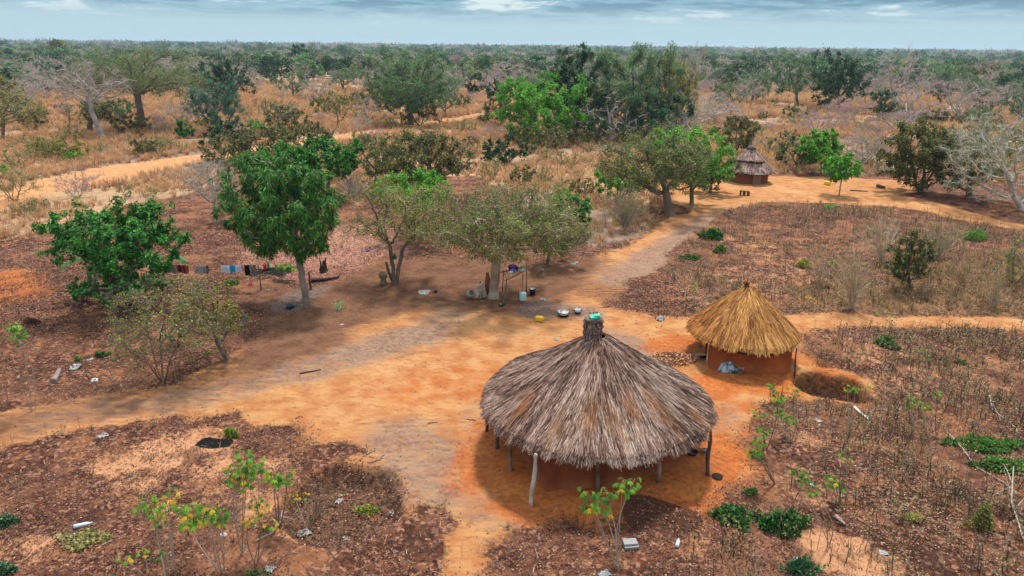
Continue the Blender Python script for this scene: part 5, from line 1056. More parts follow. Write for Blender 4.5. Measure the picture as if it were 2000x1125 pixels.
stick('white stripped stick crossing weeds below the pit', [(1650, 798), (1700, 800), (1757, 797)], .012, (.5, .42, .36)); stick('long pale branch lying in weeds at far right', [(1918, 745), (1932, 765), (1938, 800), (1985, 838), (1990, 870)], .02, (.5, .42, .37), 'fallen_branch', 'branch', side=2)
stick('fallen grey branch right of the green ground cover', [(1850, 850), (1880, 880), (1905, 910), (1960, 940), (1985, 960)], .022, (.42, .33, .29), 'fallen_branch', 'branch', side=3, zs=[.1, .06, .03, .03, .0])
stick('fallen forked branch at the right edge near the bottom', [(1998, 1055), (1985, 1020), (1972, 990), (1971, 940)], .022, (.42, .35, .31), 'fallen_branch', 'branch', side=3, zs=[0, .1, .2, .5])
stick('pale log piece half buried in litter at lower right', [(1630, 1012), (1650, 1026)], .05, (.42, .30, .27), 'log', 'log'); stick('grey bare branch lying beside the rubbish pit', [(500, 1062), (530, 1052), (548, 1030), (552, 1005)], .02, (.36, .27, .23), 'fallen_branch', 'branch', side=2, zs=[0, .03, .1, .25])
stick('long bare branch on the ground right of the shade tree', [(1110, 497), (1150, 490), (1200, 490)], .025, (.30, .2, .17), 'fallen_branch', 'branch', side=3); stick('dark fallen log in the far clearing', [(1712, 366), (1728, 369)], .14, (.09, .07, .07), 'log', 'log')
stick('dark streak in place of a tree shadow near the right clearing', [(1660, 372), (1695, 374)], .05, (.10, .06, .04), 'log', 'log')  # dark stick laid on the ground as the small tree's shadow
# blocks, boards, bundles
g = GZ(1230, 1066); mb = MB(); mb.box((g[0], g[1], g[2]+.06), (.32, .2, .13), (.27, .27, .27), .12); mb.box((g[0]+.02, g[1]-.1, g[2]+.03), (.34, .1, .1), (.22, .22, .22), .12, (.1, 0)); simple('concrete_block', 'grey concrete block between cassava stems at the bottom', 'block', mb, M_MATTE, g)
g = GZ(1372, 700); mb = MB(); mb.box((g[0], g[1], g[2]+.12), (.5, .45, .04), (.40, .31, .22), .1, (-.35, 0)); simple('wooden_board', 'tan board propped beside the golden hut\'s left pole', 'board', mb, M_MATTE, g)
stick('pale broken plank left of the propped board', [(1345, 698), (1358, 702)], .04, (.38, .3, .25), 'plank', 'plank')
g = GZ(1430, 728); o = thing('laundry_bundle', 'white and blue cloth bundle on a green basin at the golden hut wall', 'laundry', g)
mb = MB(); mb.lathe(g+[.08, 0, 0], [(0, .01), (.16, 0), (.22, .14), (.235, .15), (.2, .1), (0, .08)], (.02, .28, .20), 20); mb.obj('basin', M_PLASTIC, o, True)
mb = MB(); n = 14; X, Y = np.meshgrid(np.linspace(-1, 1, n), np.linspace(-1, 1, n)); Z = .32*(1-np.maximum(np.abs(X), np.abs(Y))**3)+.05*np.sin(9*X+2*Y)*(1-Y**2)+.02
V = np.stack([g[0]-.12+X*.36-.05*Y, g[1]+.12+Y*.22, g[2]+Z*(1-.35*(X > .3))], -1).reshape(-1, 3); i = np.arange(n-1)[:, None]*n+np.arange(n-1)[None]; st_ = ((np.sin(X*9+Y*2) > .75) | (np.abs(Y+.6) < .07)).ravel()[:, None]
mb.add(V, np.stack([i, i+1, i+n+1, i+n], -1).reshape(-1, 4), None, np.where(st_, [[.08, .13, .25]], [[.52, .62, .72]])); mb.obj('cloth', M_CLOTH, o, True)
scrap('pink cloth resting on the right of the white bundle', 1442, 728, .36, (.78, .36, .40), 'cloth_scrap', 'cloth', z=(g[0]+.28, g[1]-.02, g[2]+.13), h=.5)
# things tucked under the eave on the right of the big hut
g = G(1352, 882, .3); basin('basin', 'black rubber basin under the eave at the big hut\'s right', g[0], g[1], .22, .16, .1, (.02, .022, .03)); g = G(1362, 880, .3); basin('basin', 'second black dish further right under the same eave', g[0]+.25, g[1]+.1, .2, .11, .06, (.02, .022, .03))
g = G(1338, 884, .3); mb = MB(); mb.box((g[0], g[1], .38), (.05, .05, .3), (.55, .2, .03), .2); mb.box((g[0], g[1], .55), (.09, .06, .06), (.55, .2, .03), .2); simple('clay_block', 'small orange upright block beside the black basins', 'block', mb, M_MATTE, (g[0], g[1], .22))
mb = MB(); g = GZ(1386, 931); mb.lathe((g[0]+.19, g[1]-.06, g[2]+.02), [(.13, 0), (.14, .008), (.13, .012), (.1, .004), (0, .004)], (.01, .009, .009), 18); simple('hole_disc', 'flat black disc standing in for the hole by the foot of the right-hand post', 'lid', mb, M_MATTE, g, True)  # flat black disc stands in for a dark hole
# laundry line
Yc = GZ(450, 566)[1]; lz = AT(453, 517, Yc)[2]
ln = thing('clothesline', 'sagging clothesline strung low behind the twiggy trees', 'clothesline', (AT(400, 566, Yc)[0], Yc, 0))
L0 = AT(300, 518, Yc); L1 = AT(505, 524, Yc); L0[2] = L1[2] = lz+.02
for i, p in enumerate((L0, L1)): pole(ln, (p[0], p[1], 0), (p[0], p[1], lz+.06), .03, (.16, .11, .08), 200+i)
mb = MB(); s = np.linspace(0, 1, 16)[:, None]; P = L0+(L1-L0)*s; P[:, 2] -= .08*np.sin(np.pi*s[:, 0]); mb.tube(P, .006, (.3, .3, .3), 4, False); mb.obj('line', M_MATTE, ln)
def garment(label, x0, x1, drop, fn, seed, name='hanging_cloth'):
    a_ = AT(x0, 520, Yc)[0]; b_ = AT(x1, 520, Yc)[0]; n, m = 20, 12; X, Y = np.meshgrid(np.linspace(0, 1, n), np.linspace(0, 1, m)); rng = np.random.default_rng(seed)
    x = a_+(b_-a_)*X; s = (x-L0[0])/(L1[0]-L0[0]); zt = lz+.02-.08*np.sin(np.pi*np.clip(s, 0, 1))
    z = zt-drop*Y*(1+.06*np.sin(X*7+seed)); y = Yc-.015+.04*np.sin(X*18+seed)*Y+.02*np.sin(X*7)
    V = np.stack([x, y, z], -1).reshape(-1, 3); i = np.arange(m-1)[:, None]*n+np.arange(n-1)[None]; Q_ = np.stack([i, i+1, i+n+1, i+n], -1).reshape(-1, 4); C = np.array([[fn(X[j, k], Y[j, k], rng) for k in range(n)] for j in range(m)]).reshape(-1, 3)
    mb = MB(); mb.add(V, Q_, None, C); V2 = V.copy(); V2[:, 1] += .03; V2[:, 2] = np.where(True, V2[:, 2]+drop*.12*Y.ravel(), 0); mb.add(V2, Q_[:, ::-1], None, C*.8); simple(name, label, 'cloth', mb, M_CLOTH, ((a_+b_)/2, Yc, lz-drop))
garment('patterned pale pink cloth hanging nearest the broadleaf tree', 320, 343, .42, lambda u_, v, r: np.array((.5, .36, .38))*(1 if r.random() > .4 else .35), 1)
garment('rust red and black striped cloth on the line', 344, 366, .40, lambda u_, v, r: (.42, .10, .07) if math.sin(u_*16) > -.2 else (.06, .03, .03), 2)
garment('pale grey flowered cloth on the line', 379, 398, .42, lambda u_, v, r: np.array((.55, .5, .55))*(1 if r.random() > .35 else .5), 3)
garment('grey towel with dark edge on the line', 398, 406, .40, lambda u_, v, r: (.10, .10, .11) if u_ > .6 else (.45, .42, .42), 4)
garment('white cloth with blue panel and red end on the line', 431, 475, .34, lambda u_, v, r: (.03, .40, .62) if .42 < u_ < .66 else (.75, .22, .2) if u_ > .9 else (.66, .74, .82), 5)
garment('black garment hanging right of the white and blue cloth', 477, 487, .5, lambda u_, v, r: (.012, .012, .014), 6)
garment('grey and pink speckled garment at the right end of the line', 488, 500, .46, lambda u_, v, r: np.array((.4, .30, .30))*(1 if r.random() > .4 else .4), 7)
# far stools
for i, (px, lb) in enumerate(((1449, 'small wooden stool on the far hut\'s sandy forecourt, left of its twin'), (1457, 'boxy dark stool on the far hut\'s sandy forecourt, right of its twin'))):
    g = GZ(px, 382); o = thing('stool', lb, 'stool', g); s = .17 if i == 0 else .22; cc = (.14, .07, .05); mb = MB(); mb.box(g+[0, 0, .34], (s*2, .3, .06), cc); mb.obj('seat', M_MATTE, o)
    for sx in (-1, 1): mb = MB(); mb.box(g+[sx*s*.75, 0, .155], (.07 if i == 0 else .15, .26, .31), np.array(cc)*.8); mb.obj('leg', M_MATTE, o)
# red thing far off, low pink thatch roofs
g = GZ(1680, 222); o = thing('cloth_bench', 'distant red and black cloths spread on a low bench in the grass', 'bench', g); mb = MB(); mb.box(g+[-.9, 0, .75], (2.6, .9, .1), (.72, .22, .12)); mb.obj('red_cloth', M_CLOTH, o); mb = MB(); mb.box(g+[1.0, 0, .95], (1.5, .9, .12), (.03, .02, .03)); mb.obj('black_cloth', M_CLOTH, o); mb = MB(); mb.box(g+[2.0, -.1, .95], (.6, .8, .25), (.75, .03, .12)); mb.obj('scarlet_cloth', M_CLOTH, o)
for dx in (-2, 0., 1.6): mb = MB(); mb.box(g+[dx, 0, .35], (.12, .6, .7), (.2, .1, .06)); mb.obj('leg', M_MATTE, o)
for (px, py, w_, lb) in ((1800, 240, 5.5, 'low distant shed with pinkish thatch and dark open front'), (1955, 208, 8., 'long low reddish roof on the right horizon scrub')):
    g = GZ(px, py); o = thing('shed', lb, 'shed', g); mb = MB(); mb.box(g+[0, 0, .6], (w_, 2.6, 1.2), (.05, .03, .03)); mb.obj('wall', M_MATTE, o)
    mb = MB(); hw = w_/2+.5; zr = 1.9; V = [(-hw, -2, 1.15), (hw, -2, 1.15), (hw*.8, 0, zr), (-hw*.8, 0, zr), (-hw, 2, 1.15), (hw, 2, 1.15)]; V = [g+np.array(v) for v in V]; mb.add(V, [[0, 1, 2, 3], [4, 3, 2, 5]], [[0, 3, 4], [1, 5, 2]], (.22, .125, .105)); mb.add([v-np.array([0, 0, .18]) for v in V], [[3, 2, 1, 0], [5, 2, 3, 4]], [[4, 3, 0], [2, 5, 1]], (.15, .08, .07)); mb.obj('roof', M_MUD, o)
g = GZ(393, 140); o = thing('shed', 'far white metal roof half hidden behind trees at the left', 'shed', g); mb = MB(); mb.box(g+[0, 0, 1.2], (5.5, 4, 2.4), (.4, .38, .36)); mb.obj('wall', M_MATTE, o); mb = MB(); mb.box(g+[0, -1.1, 2.6], (6.5, 2.6, .12), (.75, .78, .82), 0, (.35, 0)); mb.box(g+[0, 1.2, 2.6], (6.5, 2.6, .12), (.75, .78, .82), 0, (-.35, 0)); mb.obj('roof', M_METAL, o)
# wood chips
rng = np.random.default_rng(31); n = 1500; c_ = GZ(1320, 708); a = rng.random(n)*6.28; r = np.sqrt(rng.random(n)); x = c_[0]+r*.85*np.cos(a); y = c_[1]+r*.55*np.sin(a); z = height(x, y)+rng.random(n)*.12*(1-r)+.03
d = rdir(rng, n); d[:, 2] *= .4; bv = unit(np.cross(d, rdir(rng, n, 1)))
V, Q_, C = quads(np.stack([x, y, z], -1), unit(d)*rng.uniform(.05, .12, (n, 1)), bv*rng.uniform(.015, .035, (n, 1)), np.array([(.50, .24, .12), (.62, .36, .22), (.28, .11, .06), (.14, .06, .04)])[rng.integers(0, 4, n)])
tag(link('wood_chips', mesh('wood_chips', V, Q_, C, M_MATTE)), 'heap of reddish wood chips between the two near huts', 'chips', None, 'stuff')

# ------------------------------------------------------------------ living plants near the camera
def cassava(label, bpx, tips, leafc=((.13, .33, .035), (.22, .42, .05), (.06, .2, .03)), n=9, ls=.17, seed=0, stemc=(.42, .32, .25), yel=.08, lean=0., group=None, name='cassava_plant', r=.013, sag=.0):
    rng = np.random.default_rng(seed+int(bpx[0])*3+int(bpx[1])); g = GZ(*bpx); o = thing(name, label, 'plant', g, group); LV = MB()
    for (tx, ty) in tips:
        tp = AT(tx, ty, g[1]+rng.uniform(-.25, .35)+lean); b0 = g+np.array([rng.uniform(-.07, .07), rng.uniform(-.07, .07), -.05])
        q_ = np.linspace(0, 1, 9)[:, None]; P = b0+(tp-b0)*q_; bow = rng.normal(0, .05, 3)*np.array([1, 1, 0]); P = P+bow*np.sin(q_*np.pi)*np.linalg.norm(tp-b0)
        mb = MB(); mb.tube(P, r*np.linspace(1.15, .55, 9), np.array(stemc)*rng.uniform(.75, 1.1), 5, True, .3, 3); mb.obj('stem', M_BARK, o)
        for k in range(int(n*1.6+.5)):
            an = k*2.4+rng.random(); up_ = rng.uniform(-.15, .75); s0 = P[-1]-(P[-1]-P[-2])*rng.uniform(0, 1.1); pl = ls*rng.uniform(.5, 1.1); d = unit(np.array([math.cos(an), math.sin(an), up_])); e_ = s0+d*pl
            ls_ = ls*.62; LV.tube([s0, (s0+e_)/2+[0, 0, .01], e_], .003, (.4, .16, .08), 3, False)
            cc = np.array(leafc[rng.integers(0, len(leafc))]); cc = np.array((.62, .42, .03)) if rng.random() < yel else cc
            m_ = 6; fa = an+np.linspace(-1.7, 1.7, m_)+rng.normal(0, .1, m_); dv = np.stack([np.cos(fa), np.sin(fa), np.full(m_, -.45-rng.random()*.5)], -1); dv = unit(dv)
            bv = unit(np.cross(dv, np.array([0, 0, 1.])))
            V, Q_, C = quads(np.repeat(e_[None], m_, 0), dv*ls_*rng.uniform(.75, 1.1, (m_, 1)), bv*ls*.15, np.tile(cc*rng.uniform(.75, 1.25), (m_, 1)), .2); LV.add(V, Q_, None, C)
    if LV.n: LV.obj('foliage', M_LEAF, o)
    return o
cassava('tall cassava of six pale stems in front of the big hut', (1208, 1110), [(1147, 960), (1146, 985), (1182, 958), (1176, 985), (1217, 938), (1240, 935)], n=9, ls=.17, seed=1)
cassava('dense cassava with yellowing leaves at the lower left', (432, 1120), [(375, 985), (398, 990), (412, 995), (385, 1005), (430, 1000), (362, 1015)], n=11, ls=.17, yel=.22, seed=2)
cassava('tall leafy cassava left of the rubbish pit', (475, 1085), [(478, 885), (470, 905), (482, 930), (458, 910), (497, 900)], n=12, ls=.18, yel=.1, seed=3)
cassava('cassava with dark thin stems at the rubbish pit\'s left', (548, 1030), [(528, 925), (545, 935), (535, 925), (560, 925)], n=8, ls=.17, yel=.15, seed=4, stemc=(.2, .13, .1))
cassava('slender cassava with grey-green leaves left of the dense one', (328, 1125), [(290, 970), (295, 990), (312, 1005)], n=8, ls=.15, yel=.25, seed=5)
cassava('forked cassava with drooping pale leaves at lower left', (345, 1118), [(332, 955), (318, 975), (270, 985), (350, 985)], n=5, ls=.15, yel=.3, seed=6)
cassava('low cassava tuft with yellow leaf at bottom left', (290, 1120), [(278, 1075), (305, 1085), (242, 1090)], n=4, ls=.14, yel=.3, seed=7)
cassava('thin stalks with few yellow leaves beside the dense cassava', (500, 1100), [(512, 990), (500, 975), (488, 1010), (530, 1020)], n=6, ls=.14, yel=.5, seed=8, stemc=(.25, .16, .12))
cassava('small cassava sprig above the rubbish pit edge', (597, 1010), [(590, 963), (573, 965)], n=3, ls=.12, yel=.7, seed=9)
cassava('leafy cassava by the path right of the big hut', (1495, 880), [(1490, 838), (1483, 800), (1478, 865), (1520, 765)], n=6, ls=.17, seed=10, stemc=(.2, .13, .1))
cassava('cluster of bright cassava below the golden hut', (1542, 860), [(1518, 800), (1535, 808), (1522, 775), (1545, 815), (1550, 760)], n=7, ls=.16, seed=11)
cassava('bare-stemmed cassava curving up from the big hut\'s right', (1515, 945), [(1484, 850), (1478, 875), (1470, 885)], n=5, ls=.16, seed=12, stemc=(.2, .13, .1))
cassava('pair of single-stem cassavas in front of the pit', (1655, 850), [(1655, 750), (1672, 755)], n=7, ls=.11, seed=13)
cassava('thin cassava with yellow tip at the pit\'s right rim', (1702, 830), [(1700, 752), (1692, 752)], n=4, ls=.11, yel=.9, seed=14)
cassava('cassava with bright green tuft right of the white log', (1780, 850), [(1776, 790), (1780, 775)], n=8, ls=.12, seed=15)
cassava('cassava with wide green tuft beside the bright tufted one', (1815, 850), [(1812, 790), (1805, 785), (1830, 765)], n=7, ls=.13, seed=16)
cassava('very tall pale cassava stem in the weeds right of the pit', (1805, 790), [(1810, 690), (1803, 680)], n=4, ls=.11, seed=17)
cassava('forked cassava with green tufts at lower right', (1618, 1062), [(1565, 920), (1555, 915), (1582, 950)], n=6, ls=.15, seed=18, lean=.1)
cassava('bushy-headed cassava beside the forked one at lower right', (1640, 990), [(1618, 945), (1628, 935), (1640, 950), (1622, 930)], n=6, ls=.14, seed=19)
cassava('cassava stem with one bright leaf in the right weeds', (1653, 990), [(1650, 878)], n=4, ls=.13, seed=20)
cassava('young cassava behind the golden hut\'s roof at the left', (1358, 600), [(1352, 562), (1357, 550)], n=4, ls=.16, seed=21)
cassava('cassava pair with bright tufts at the far end of the weedy field', (1625, 425), [(1620, 400), (1632, 402), (1614, 402)], n=9, ls=.2, seed=22)
cassava('single cassava with broad green crown at the left', (63, 805), [(30, 638), (40, 650), (24, 632)], n=10, ls=.17, seed=23, yel=.02)
cassava('low bright cassava under the mango tree\'s left side', (548, 548), [(545, 520), (560, 518), (570, 522)], n=14, ls=.24, seed=24, yel=.02)
cassava('yellow-leaved young cassava right of the golden roof', (1585, 598), [(1577, 580), (1590, 585), (1586, 592)], n=4, ls=.12, seed=25, yel=.9)
cassava('small cassava at the near edge of the right-hand path', (1728, 622), [(1727, 603), (1712, 610), (1738, 614)], n=4, ls=.13, seed=26)
cassava('cassava sprout in front of the golden hut', (1510, 790), [(1505, 750), (1512, 760)], n=5, ls=.15, seed=27)
o = cassava('bare three-pronged sapling at the yard\'s right edge', (1287, 614), [(1255, 538), (1272, 535), (1293, 538)], n=0, ls=.1, seed=28, name='bare_sapling', stemc=(.32, .16, .12))
for i, (bx, by, tx, ty, lb) in enumerate([(1648, 680, 1644, 625, 'thin bare sapling just below the right-hand path'), (1642, 680, 1655, 632, 'bare stick sapling leaning right below the right-hand path'), (1660, 683, 1668, 640, 'slanted bare sapling right of the stick sapling'), (1720, 820, 1728, 770, 'bare pale stake right of the pit'), (1726, 790, 1732, 755, 'second bare pale stake right of the pit'),
    (1830, 850, 1832, 785, 'bare upright stem right of the wide tufted cassava'), (1640, 990, 1644, 905, 'dark bare stem at lower right among weeds'), (1810, 770, 1811, 712, 'straight pale bare stem in mid right weeds'), (1782, 760, 1778, 720, 'bent bare stem in mid right weeds'), (1895, 1010, 1897, 940, 'upright bare stem near the bottom right corner'),
    (1905, 1110, 1903, 1030, 'dark upright stem at the bottom right corner'), (10, 800, 2, 740, 'bare whitish stalks at the left edge'), (1965, 1075, 1962, 1030, 'pale thin stem right of the corner stem'), (1555, 830, 1545, 785, 'thin stem beside the bright cassava cluster'), (1465, 375, 1450, 395, 'thin twig in the far path')][:14]):
    cassava(lb, (bx, by), [(tx, ty), (tx+6, ty+8)] if i % 3 == 0 else [(tx, ty)], n=0, seed=60+i, name='bare_sapling', stemc=(.45, .36, .3) if 'pale' in lb or 'white' in lb else (.2, .14, .11), r=.014)
def tuft(label, px, py, w_, h, n, cols, L=.1, wl=.04, name='low_bush', cat='plant', seed=0, ys=.6):
    rng = np.random.default_rng(seed+int(px)*7); g = GZ(px, py); a = rng.random(n)*6.28; r = np.sqrt(rng.random(n)); s = 1-r**2*.7; w_ = w_*.70; h = h*.8; n_ = fbm(np.cos(a)*r*2.2+px, np.sin(a)*r*2.2+py, 1.3, 2); r = r*(.55+.9*n_)
    x = g[0]+r*w_*np.cos(a)*(1+.3*np.sin(3*a)); y = g[1]+r*w_*ys*np.sin(a)*(1+.25*np.sin(4*a+1)); z = height(x, y)+rng.random(n)**.6*h*s*(.5+fbm(x*3, y*3, 1.5, 2))
    P = np.stack([x, y, z], -1); dv = rdir(rng, n, .35); bv = unit(np.cross(dv, rdir(rng, n, .8)))
    C = np.array(cols)[rng.integers(0, len(cols), n)]*rng.uniform(.6, 1.35, (n, 1))
    V, Q_, C = quads(P, dv*L*rng.uniform(.6, 1.2, (n, 1)), bv*wl*rng.uniform(.7, 1.2, (n, 1)), C, .15)
    o = thing(name, label, cat, g); LV = MB(); LV.add(V, Q_, None, C); LV.obj('foliage', M_LEAF, o); mb = MB()
    for k in range(max(8, n//60)):
        q = rng.integers(0, n); b_ = np.array([g[0]+(P[q, 0]-g[0])*.4, g[1]+(P[q, 1]-g[1])*.4, 0]); b_[2] = H1(b_[0], b_[1])-.02; mb.tube([b_, (b_+P[q])/2+[0, 0, .02], P[q]], .007, (.16, .12, .07), 3)
    mb.obj('stems', M_BARK, o); return o
GR = [(.05, .17, .035), (.08, .25, .045), (.025, .09, .02)]; GB = [(.09, .25, .035), (.15, .33, .06), (.05, .15, .025)]; YL = [(.5, .42, .04), (.3, .34, .05), (.15, .2, .04)]
tuft('dark green leafy bush at lower right, left of its taller neighbour', 1432, 1012, .72, .35, 1500, GR, .09, .035)
tuft('taller dark green leafy bush at lower right', 1530, 1030, .72, .55, 1700, GR, .10, .04, seed=2)
tuft('green sprout at the bottom edge on the right', 1565, 1120, .5, .4, 800, [(.03, .13, .05), (.06, .2, .07)], .08, .03)
tuft('long bright green ground-cover patch by the right edge', 1925, 870, 1.7, .3, 4200, GB, .08, .035, ys=.28)
tuft('second bright green patch below the long one at the right', 1962, 912, 1.1, .32, 3000, GB, .08, .035, ys=.45)
tuft('green plants right of the ash path, nearest the path', 1345, 505, .75, .22, 900, GR, .1, .035); tuft('leafy green bush beyond the ash path', 1390, 468, .95, .85, 1500, GR, .13, .05)
tuft('bright little green bush in the weedy field', 1406, 494, .5, .55, 700, GB, .12, .05); tuft('yellow flowering plant in the weedy field', 1569, 522, .55, .55, 500, YL, .1, .04); tuft('smaller yellow-green plant right of the flowering one', 1628, 520, .35, .4, 260, YL, .1, .04)
tuft('green palm-like tuft in the right of the weedy field', 1903, 468, .95, .75, 900, [(.08, .25, .03), (.14, .34, .05)], .3, .014); tuft('green shrub beside the near right-hand path', 1728, 676, .55, .5, 900, [(.08, .19, .03), (.13, .25, .05)], .09, .035)
tuft('dull green shrub just right of the path-side one', 1745, 685, .4, .3, 400, [(.05, .12, .03), (.1, .16, .05)], .08, .03); tuft('grey-green plant at the left edge near the bottom', 10, 1022, .35, .3, 500, [(.06, .14, .07), (.1, .2, .1)], .09, .03); tuft('grey-green plant in the bottom left corner', 5, 1122, .35, .3, 500, [(.06, .14, .07), (.1, .2, .1)], .09, .03)
tuft('yellow-green sprout beside the black ash patch', 452, 852, .27, .35, 420, [(.2, .32, .04), (.3, .4, .06), (.1, .2, .03)], .07, .03); tuft('heap of cut pale leaves in the lower left litter', 165, 1055, .75, .12, 900, [(.36, .33, .12), (.46, .42, .2), (.25, .22, .08)], .1, .03, name='leaf_heap', cat='leaves')
tuft('green and yellow peelings thrown in the rubbish pit', 715, 972, .42, .2, 420, [(.25, .4, .08), (.5, .42, .06), (.12, .22, .05)], .09, .035, name='peelings', cat='rubbish')
tuft('spiky pale green plant alone in the middle of the yard', 662, 606, .22, .42, 90, [(.25, .42, .16), (.35, .5, .25)], .34, .012, name='spiky_plant')
tuft('sprouts beside the torn white bag at the left', 200, 692, .35, .2, 300, GR, .08, .03); tuft('small bright sprout above the big white bag', 152, 703, .16, .25, 150, GB, .08, .03); tuft('dry brown bush on the litter near the left edge', 62, 634, .42, .3, 900, [(.14, .07, .04), (.22, .12, .07), (.08, .04, .03)], .1, .012, name='dry_bush')
tuft('green shoots under the white and blue cloth', 452, 556, .5, .25, 400, [(.08, .2, .03), (.14, .28, .05)], .1, .035); tuft('light green shoots at the right end of the sparse twiggy tree', 405, 690, .2, .15, 120, [(.2, .35, .1), (.1, .2, .05)], .08, .03)
tuft('dark green sprigs below the gnarled tree', 500, 1130, .3, .2, 200, GR, .08, .03); tuft('yellow-green upright plant in the weeds near the bottom right', 1915, 1030, .38, .75, 700, [(.18, .2, .04), (.26, .26, .06), (.1, .12, .03)], .08, .03)
tuft('yellowish tuft in the right weeds below centre', 1780, 1015, .3, .28, 350, [(.35, .33, .08), (.45, .42, .14)], .12, .012); tuft('low green weed in the right field near the path', 1878, 708, .3, .22, 260, [(.1, .2, .06), (.06, .14, .04)], .07, .03)
tuft('green weed cluster between path and dark leaf mound', 1465, 965, .25, .2, 260, [(.2, .3, .08), (.12, .2, .05)], .07, .03)
# banana leaves showing either side of the broadleaf tree
def banana(label, bpx, tips, seed):
    g = GZ(*bpx); o = thing('banana_plant', label, 'plant', g); rng = np.random.default_rng(seed); mb = MB(); top = g+np.array([0, 0, 1.1]); mb.tube([g, g+[.03, 0, .6], top], np.array([.12, .1, .06]), (.12, .16, .06), 9); mb.obj('stem', M_BARK, o, True)
    for (sx, sy, tx, ty) in tips:
        s0 = AT(sx, sy, g[1]-.1); e_ = AT(tx, ty, g[1]-.3); n = 14; q_ = np.linspace(0, 1, n)[:, None]; mid = (s0+e_)/2+np.array([0, 0, .25]); P = (1-q_)**2*s0+2*q_*(1-q_)*mid+q_*q_*e_
        d = np.gradient(P, axis=0); sd_ = unit(np.cross(d, [0, -.35, 1.])); wv = .17*np.sin(np.clip(q_*1.02+.04, 0, 1)*np.pi)**.5*(1+.1*rng.normal(size=(n, 1)))
        V = np.concatenate([P-sd_*wv-[0, 0, .03], P, P+sd_*wv-[0, 0, .03]]); i = np.arange(n-1)[:, None]; Q_ = np.vstack([np.hstack([i, i+1, i+1+n, i+n]), np.hstack([i+n, i+n+1, i+1+2*n, i+2*n])]); mb = MB(); mb.add(V, Q_, None, np.array((.04, .2, .06))*rng.uniform(.85, 1.2, (3*n, 1))); mb.obj('leaf', M_LEAF, o, False)
        mb = MB(); mb.tube([top, s0], .02, (.15, .25, .08), 5); mb.obj('leaf_stalk', M_LEAF, o)
banana('banana plant with one long leaf reaching left of the broadleaf tree', (178, 560), [(160, 504, 112, 530), (178, 500, 200, 520)], 1)
banana('banana plant with a leaf reaching right of the broadleaf tree', (318, 556), [(330, 500, 367, 514), (318, 500, 290, 515)], 2)

# ------------------------------------------------------------------ uncountable ground cover
def ptsin(n, y0, y1, rng, k=.78, b=6):
    y = np.sqrt(rng.random(n)*(y1**2-y0**2)+y0**2) if y0 > 0 else rng.uniform(y0, y1, n); x = rng.uniform(-1, 1, n)*(y*k+b); return x, y
rng = np.random.default_rng(50)
# fallen leaves
x, y = ptsin(620000, 9, 44, rng, .72, 5); y = 9+(y-9)*rng.random(len(y))**.25; m = masks(x, y)
f = (1-m['yard'])*(1-.75*m['bare'])*(1-m['grass']*.75)*(1-m['black']); f = np.maximum(f*(.10+1.5*sstep(fbm(x, y, .8, 4), .36, .62))*.85, .012)*np.clip(26/y, .45, 1); f = np.maximum(f, m['pit']*.9); f = f*np.where((x > 7) & (y < 45), .8, 1)*np.where(np.hypot(x-HUT[0], y-HUT[1]) < 2.4, 0, 1)
keep = rng.random(len(x)) < f; x, y = x[keep], y[keep]; m = {k: v[keep] for k, v in m.items()}; n = len(x); z = height(x, y)+rng.random(n)*.03+.004+m['pit']*rng.random(n)*.16
d = rdir(rng, n); d[:, 2] *= .28; d = unit(d); bv = unit(np.cross(d, np.array([0, 0, 1.])+rng.normal(0, .35, (n, 3))))
pal = np.array([(.10, .040, .027), (.17, .072, .045), (.27, .13, .082), (.31, .165, .10), (.42, .26, .18), (.04, .020, .016)]); wt = np.array([.28, .26, .19, .09, .03, .15]); ci = rng.choice(6, n, p=wt)
C = pal[ci]*rng.uniform(.7, 1.25, (n, 1)); rl = (m['redleaf'] > .4) & (rng.random(n) < .55); C[rl] = np.array([(.48, .25, .18), (.36, .15, .1)])[rng.integers(0, 2, rl.sum())]*rng.uniform(.7, 1.2, (rl.sum(), 1))
rt = (x > 8) & (rng.random(n) < .35); C[rt] = np.array([(.34, .26, .14), (.40, .29, .19), (.26, .18, .11)])[rng.integers(0, 3, rt.sum())]*rng.uniform(.6, 1.2, (rt.sum(), 1))
sz = rng.uniform(.016, .050, (n, 1))*(1+.4*(y[:, None] > 25)); V, Q_, C = quads(np.stack([x, y, z], -1), d*sz*1.3, bv*sz*.5, C, 0)
tag(link('leaf_litter', mesh('leaf_litter', V, Q_, C, M_LITTER)), 'dead brown leaves strewn over the earth', 'leaves', None, 'stuff')
# twigs and stalks lying about
x, y = ptsin(26000, 9, 60, rng, .72, 5); m = masks(x, y); keep = (rng.random(len(x)) < (1-m['yard']*.985)*(1-m['grass']*.6)) & (np.hypot(x-HUT[0], y-HUT[1]) > 2.6); x, y = x[keep], y[keep]; n = len(x)
z = height(x, y)+.02; a = rng.random(n)*6.28; L_ = rng.uniform(.08, .42, n)*(rng.random(n)**.7); d = np.stack([np.cos(a), np.sin(a), rng.uniform(-.02, .5, n)*rng.random(n)], -1)*L_[:, None]; wv = np.stack([-np.sin(a), np.cos(a), 0*a], -1)*rng.uniform(.003, .008, (n, 1)); P = np.stack([x, y, z], -1)
V = np.stack([P-wv, P+wv, P+d+wv*.5, P+d-wv*.5], 1).reshape(-1, 3); C = np.repeat(np.array([(.36, .25, .2), (.2, .11, .08), (.08, .045, .035), (.5, .38, .32)])[rng.integers(0, 4, n)]*rng.uniform(.7, 1.2, (n, 1)), 4, 0)
tag(link('twig_litter', mesh('twig_litter', V, np.arange(n*4).reshape(-1, 4), C, M_LITTER)), 'dry twigs scattered over earth and litter', 'twigs', None, 'stuff')
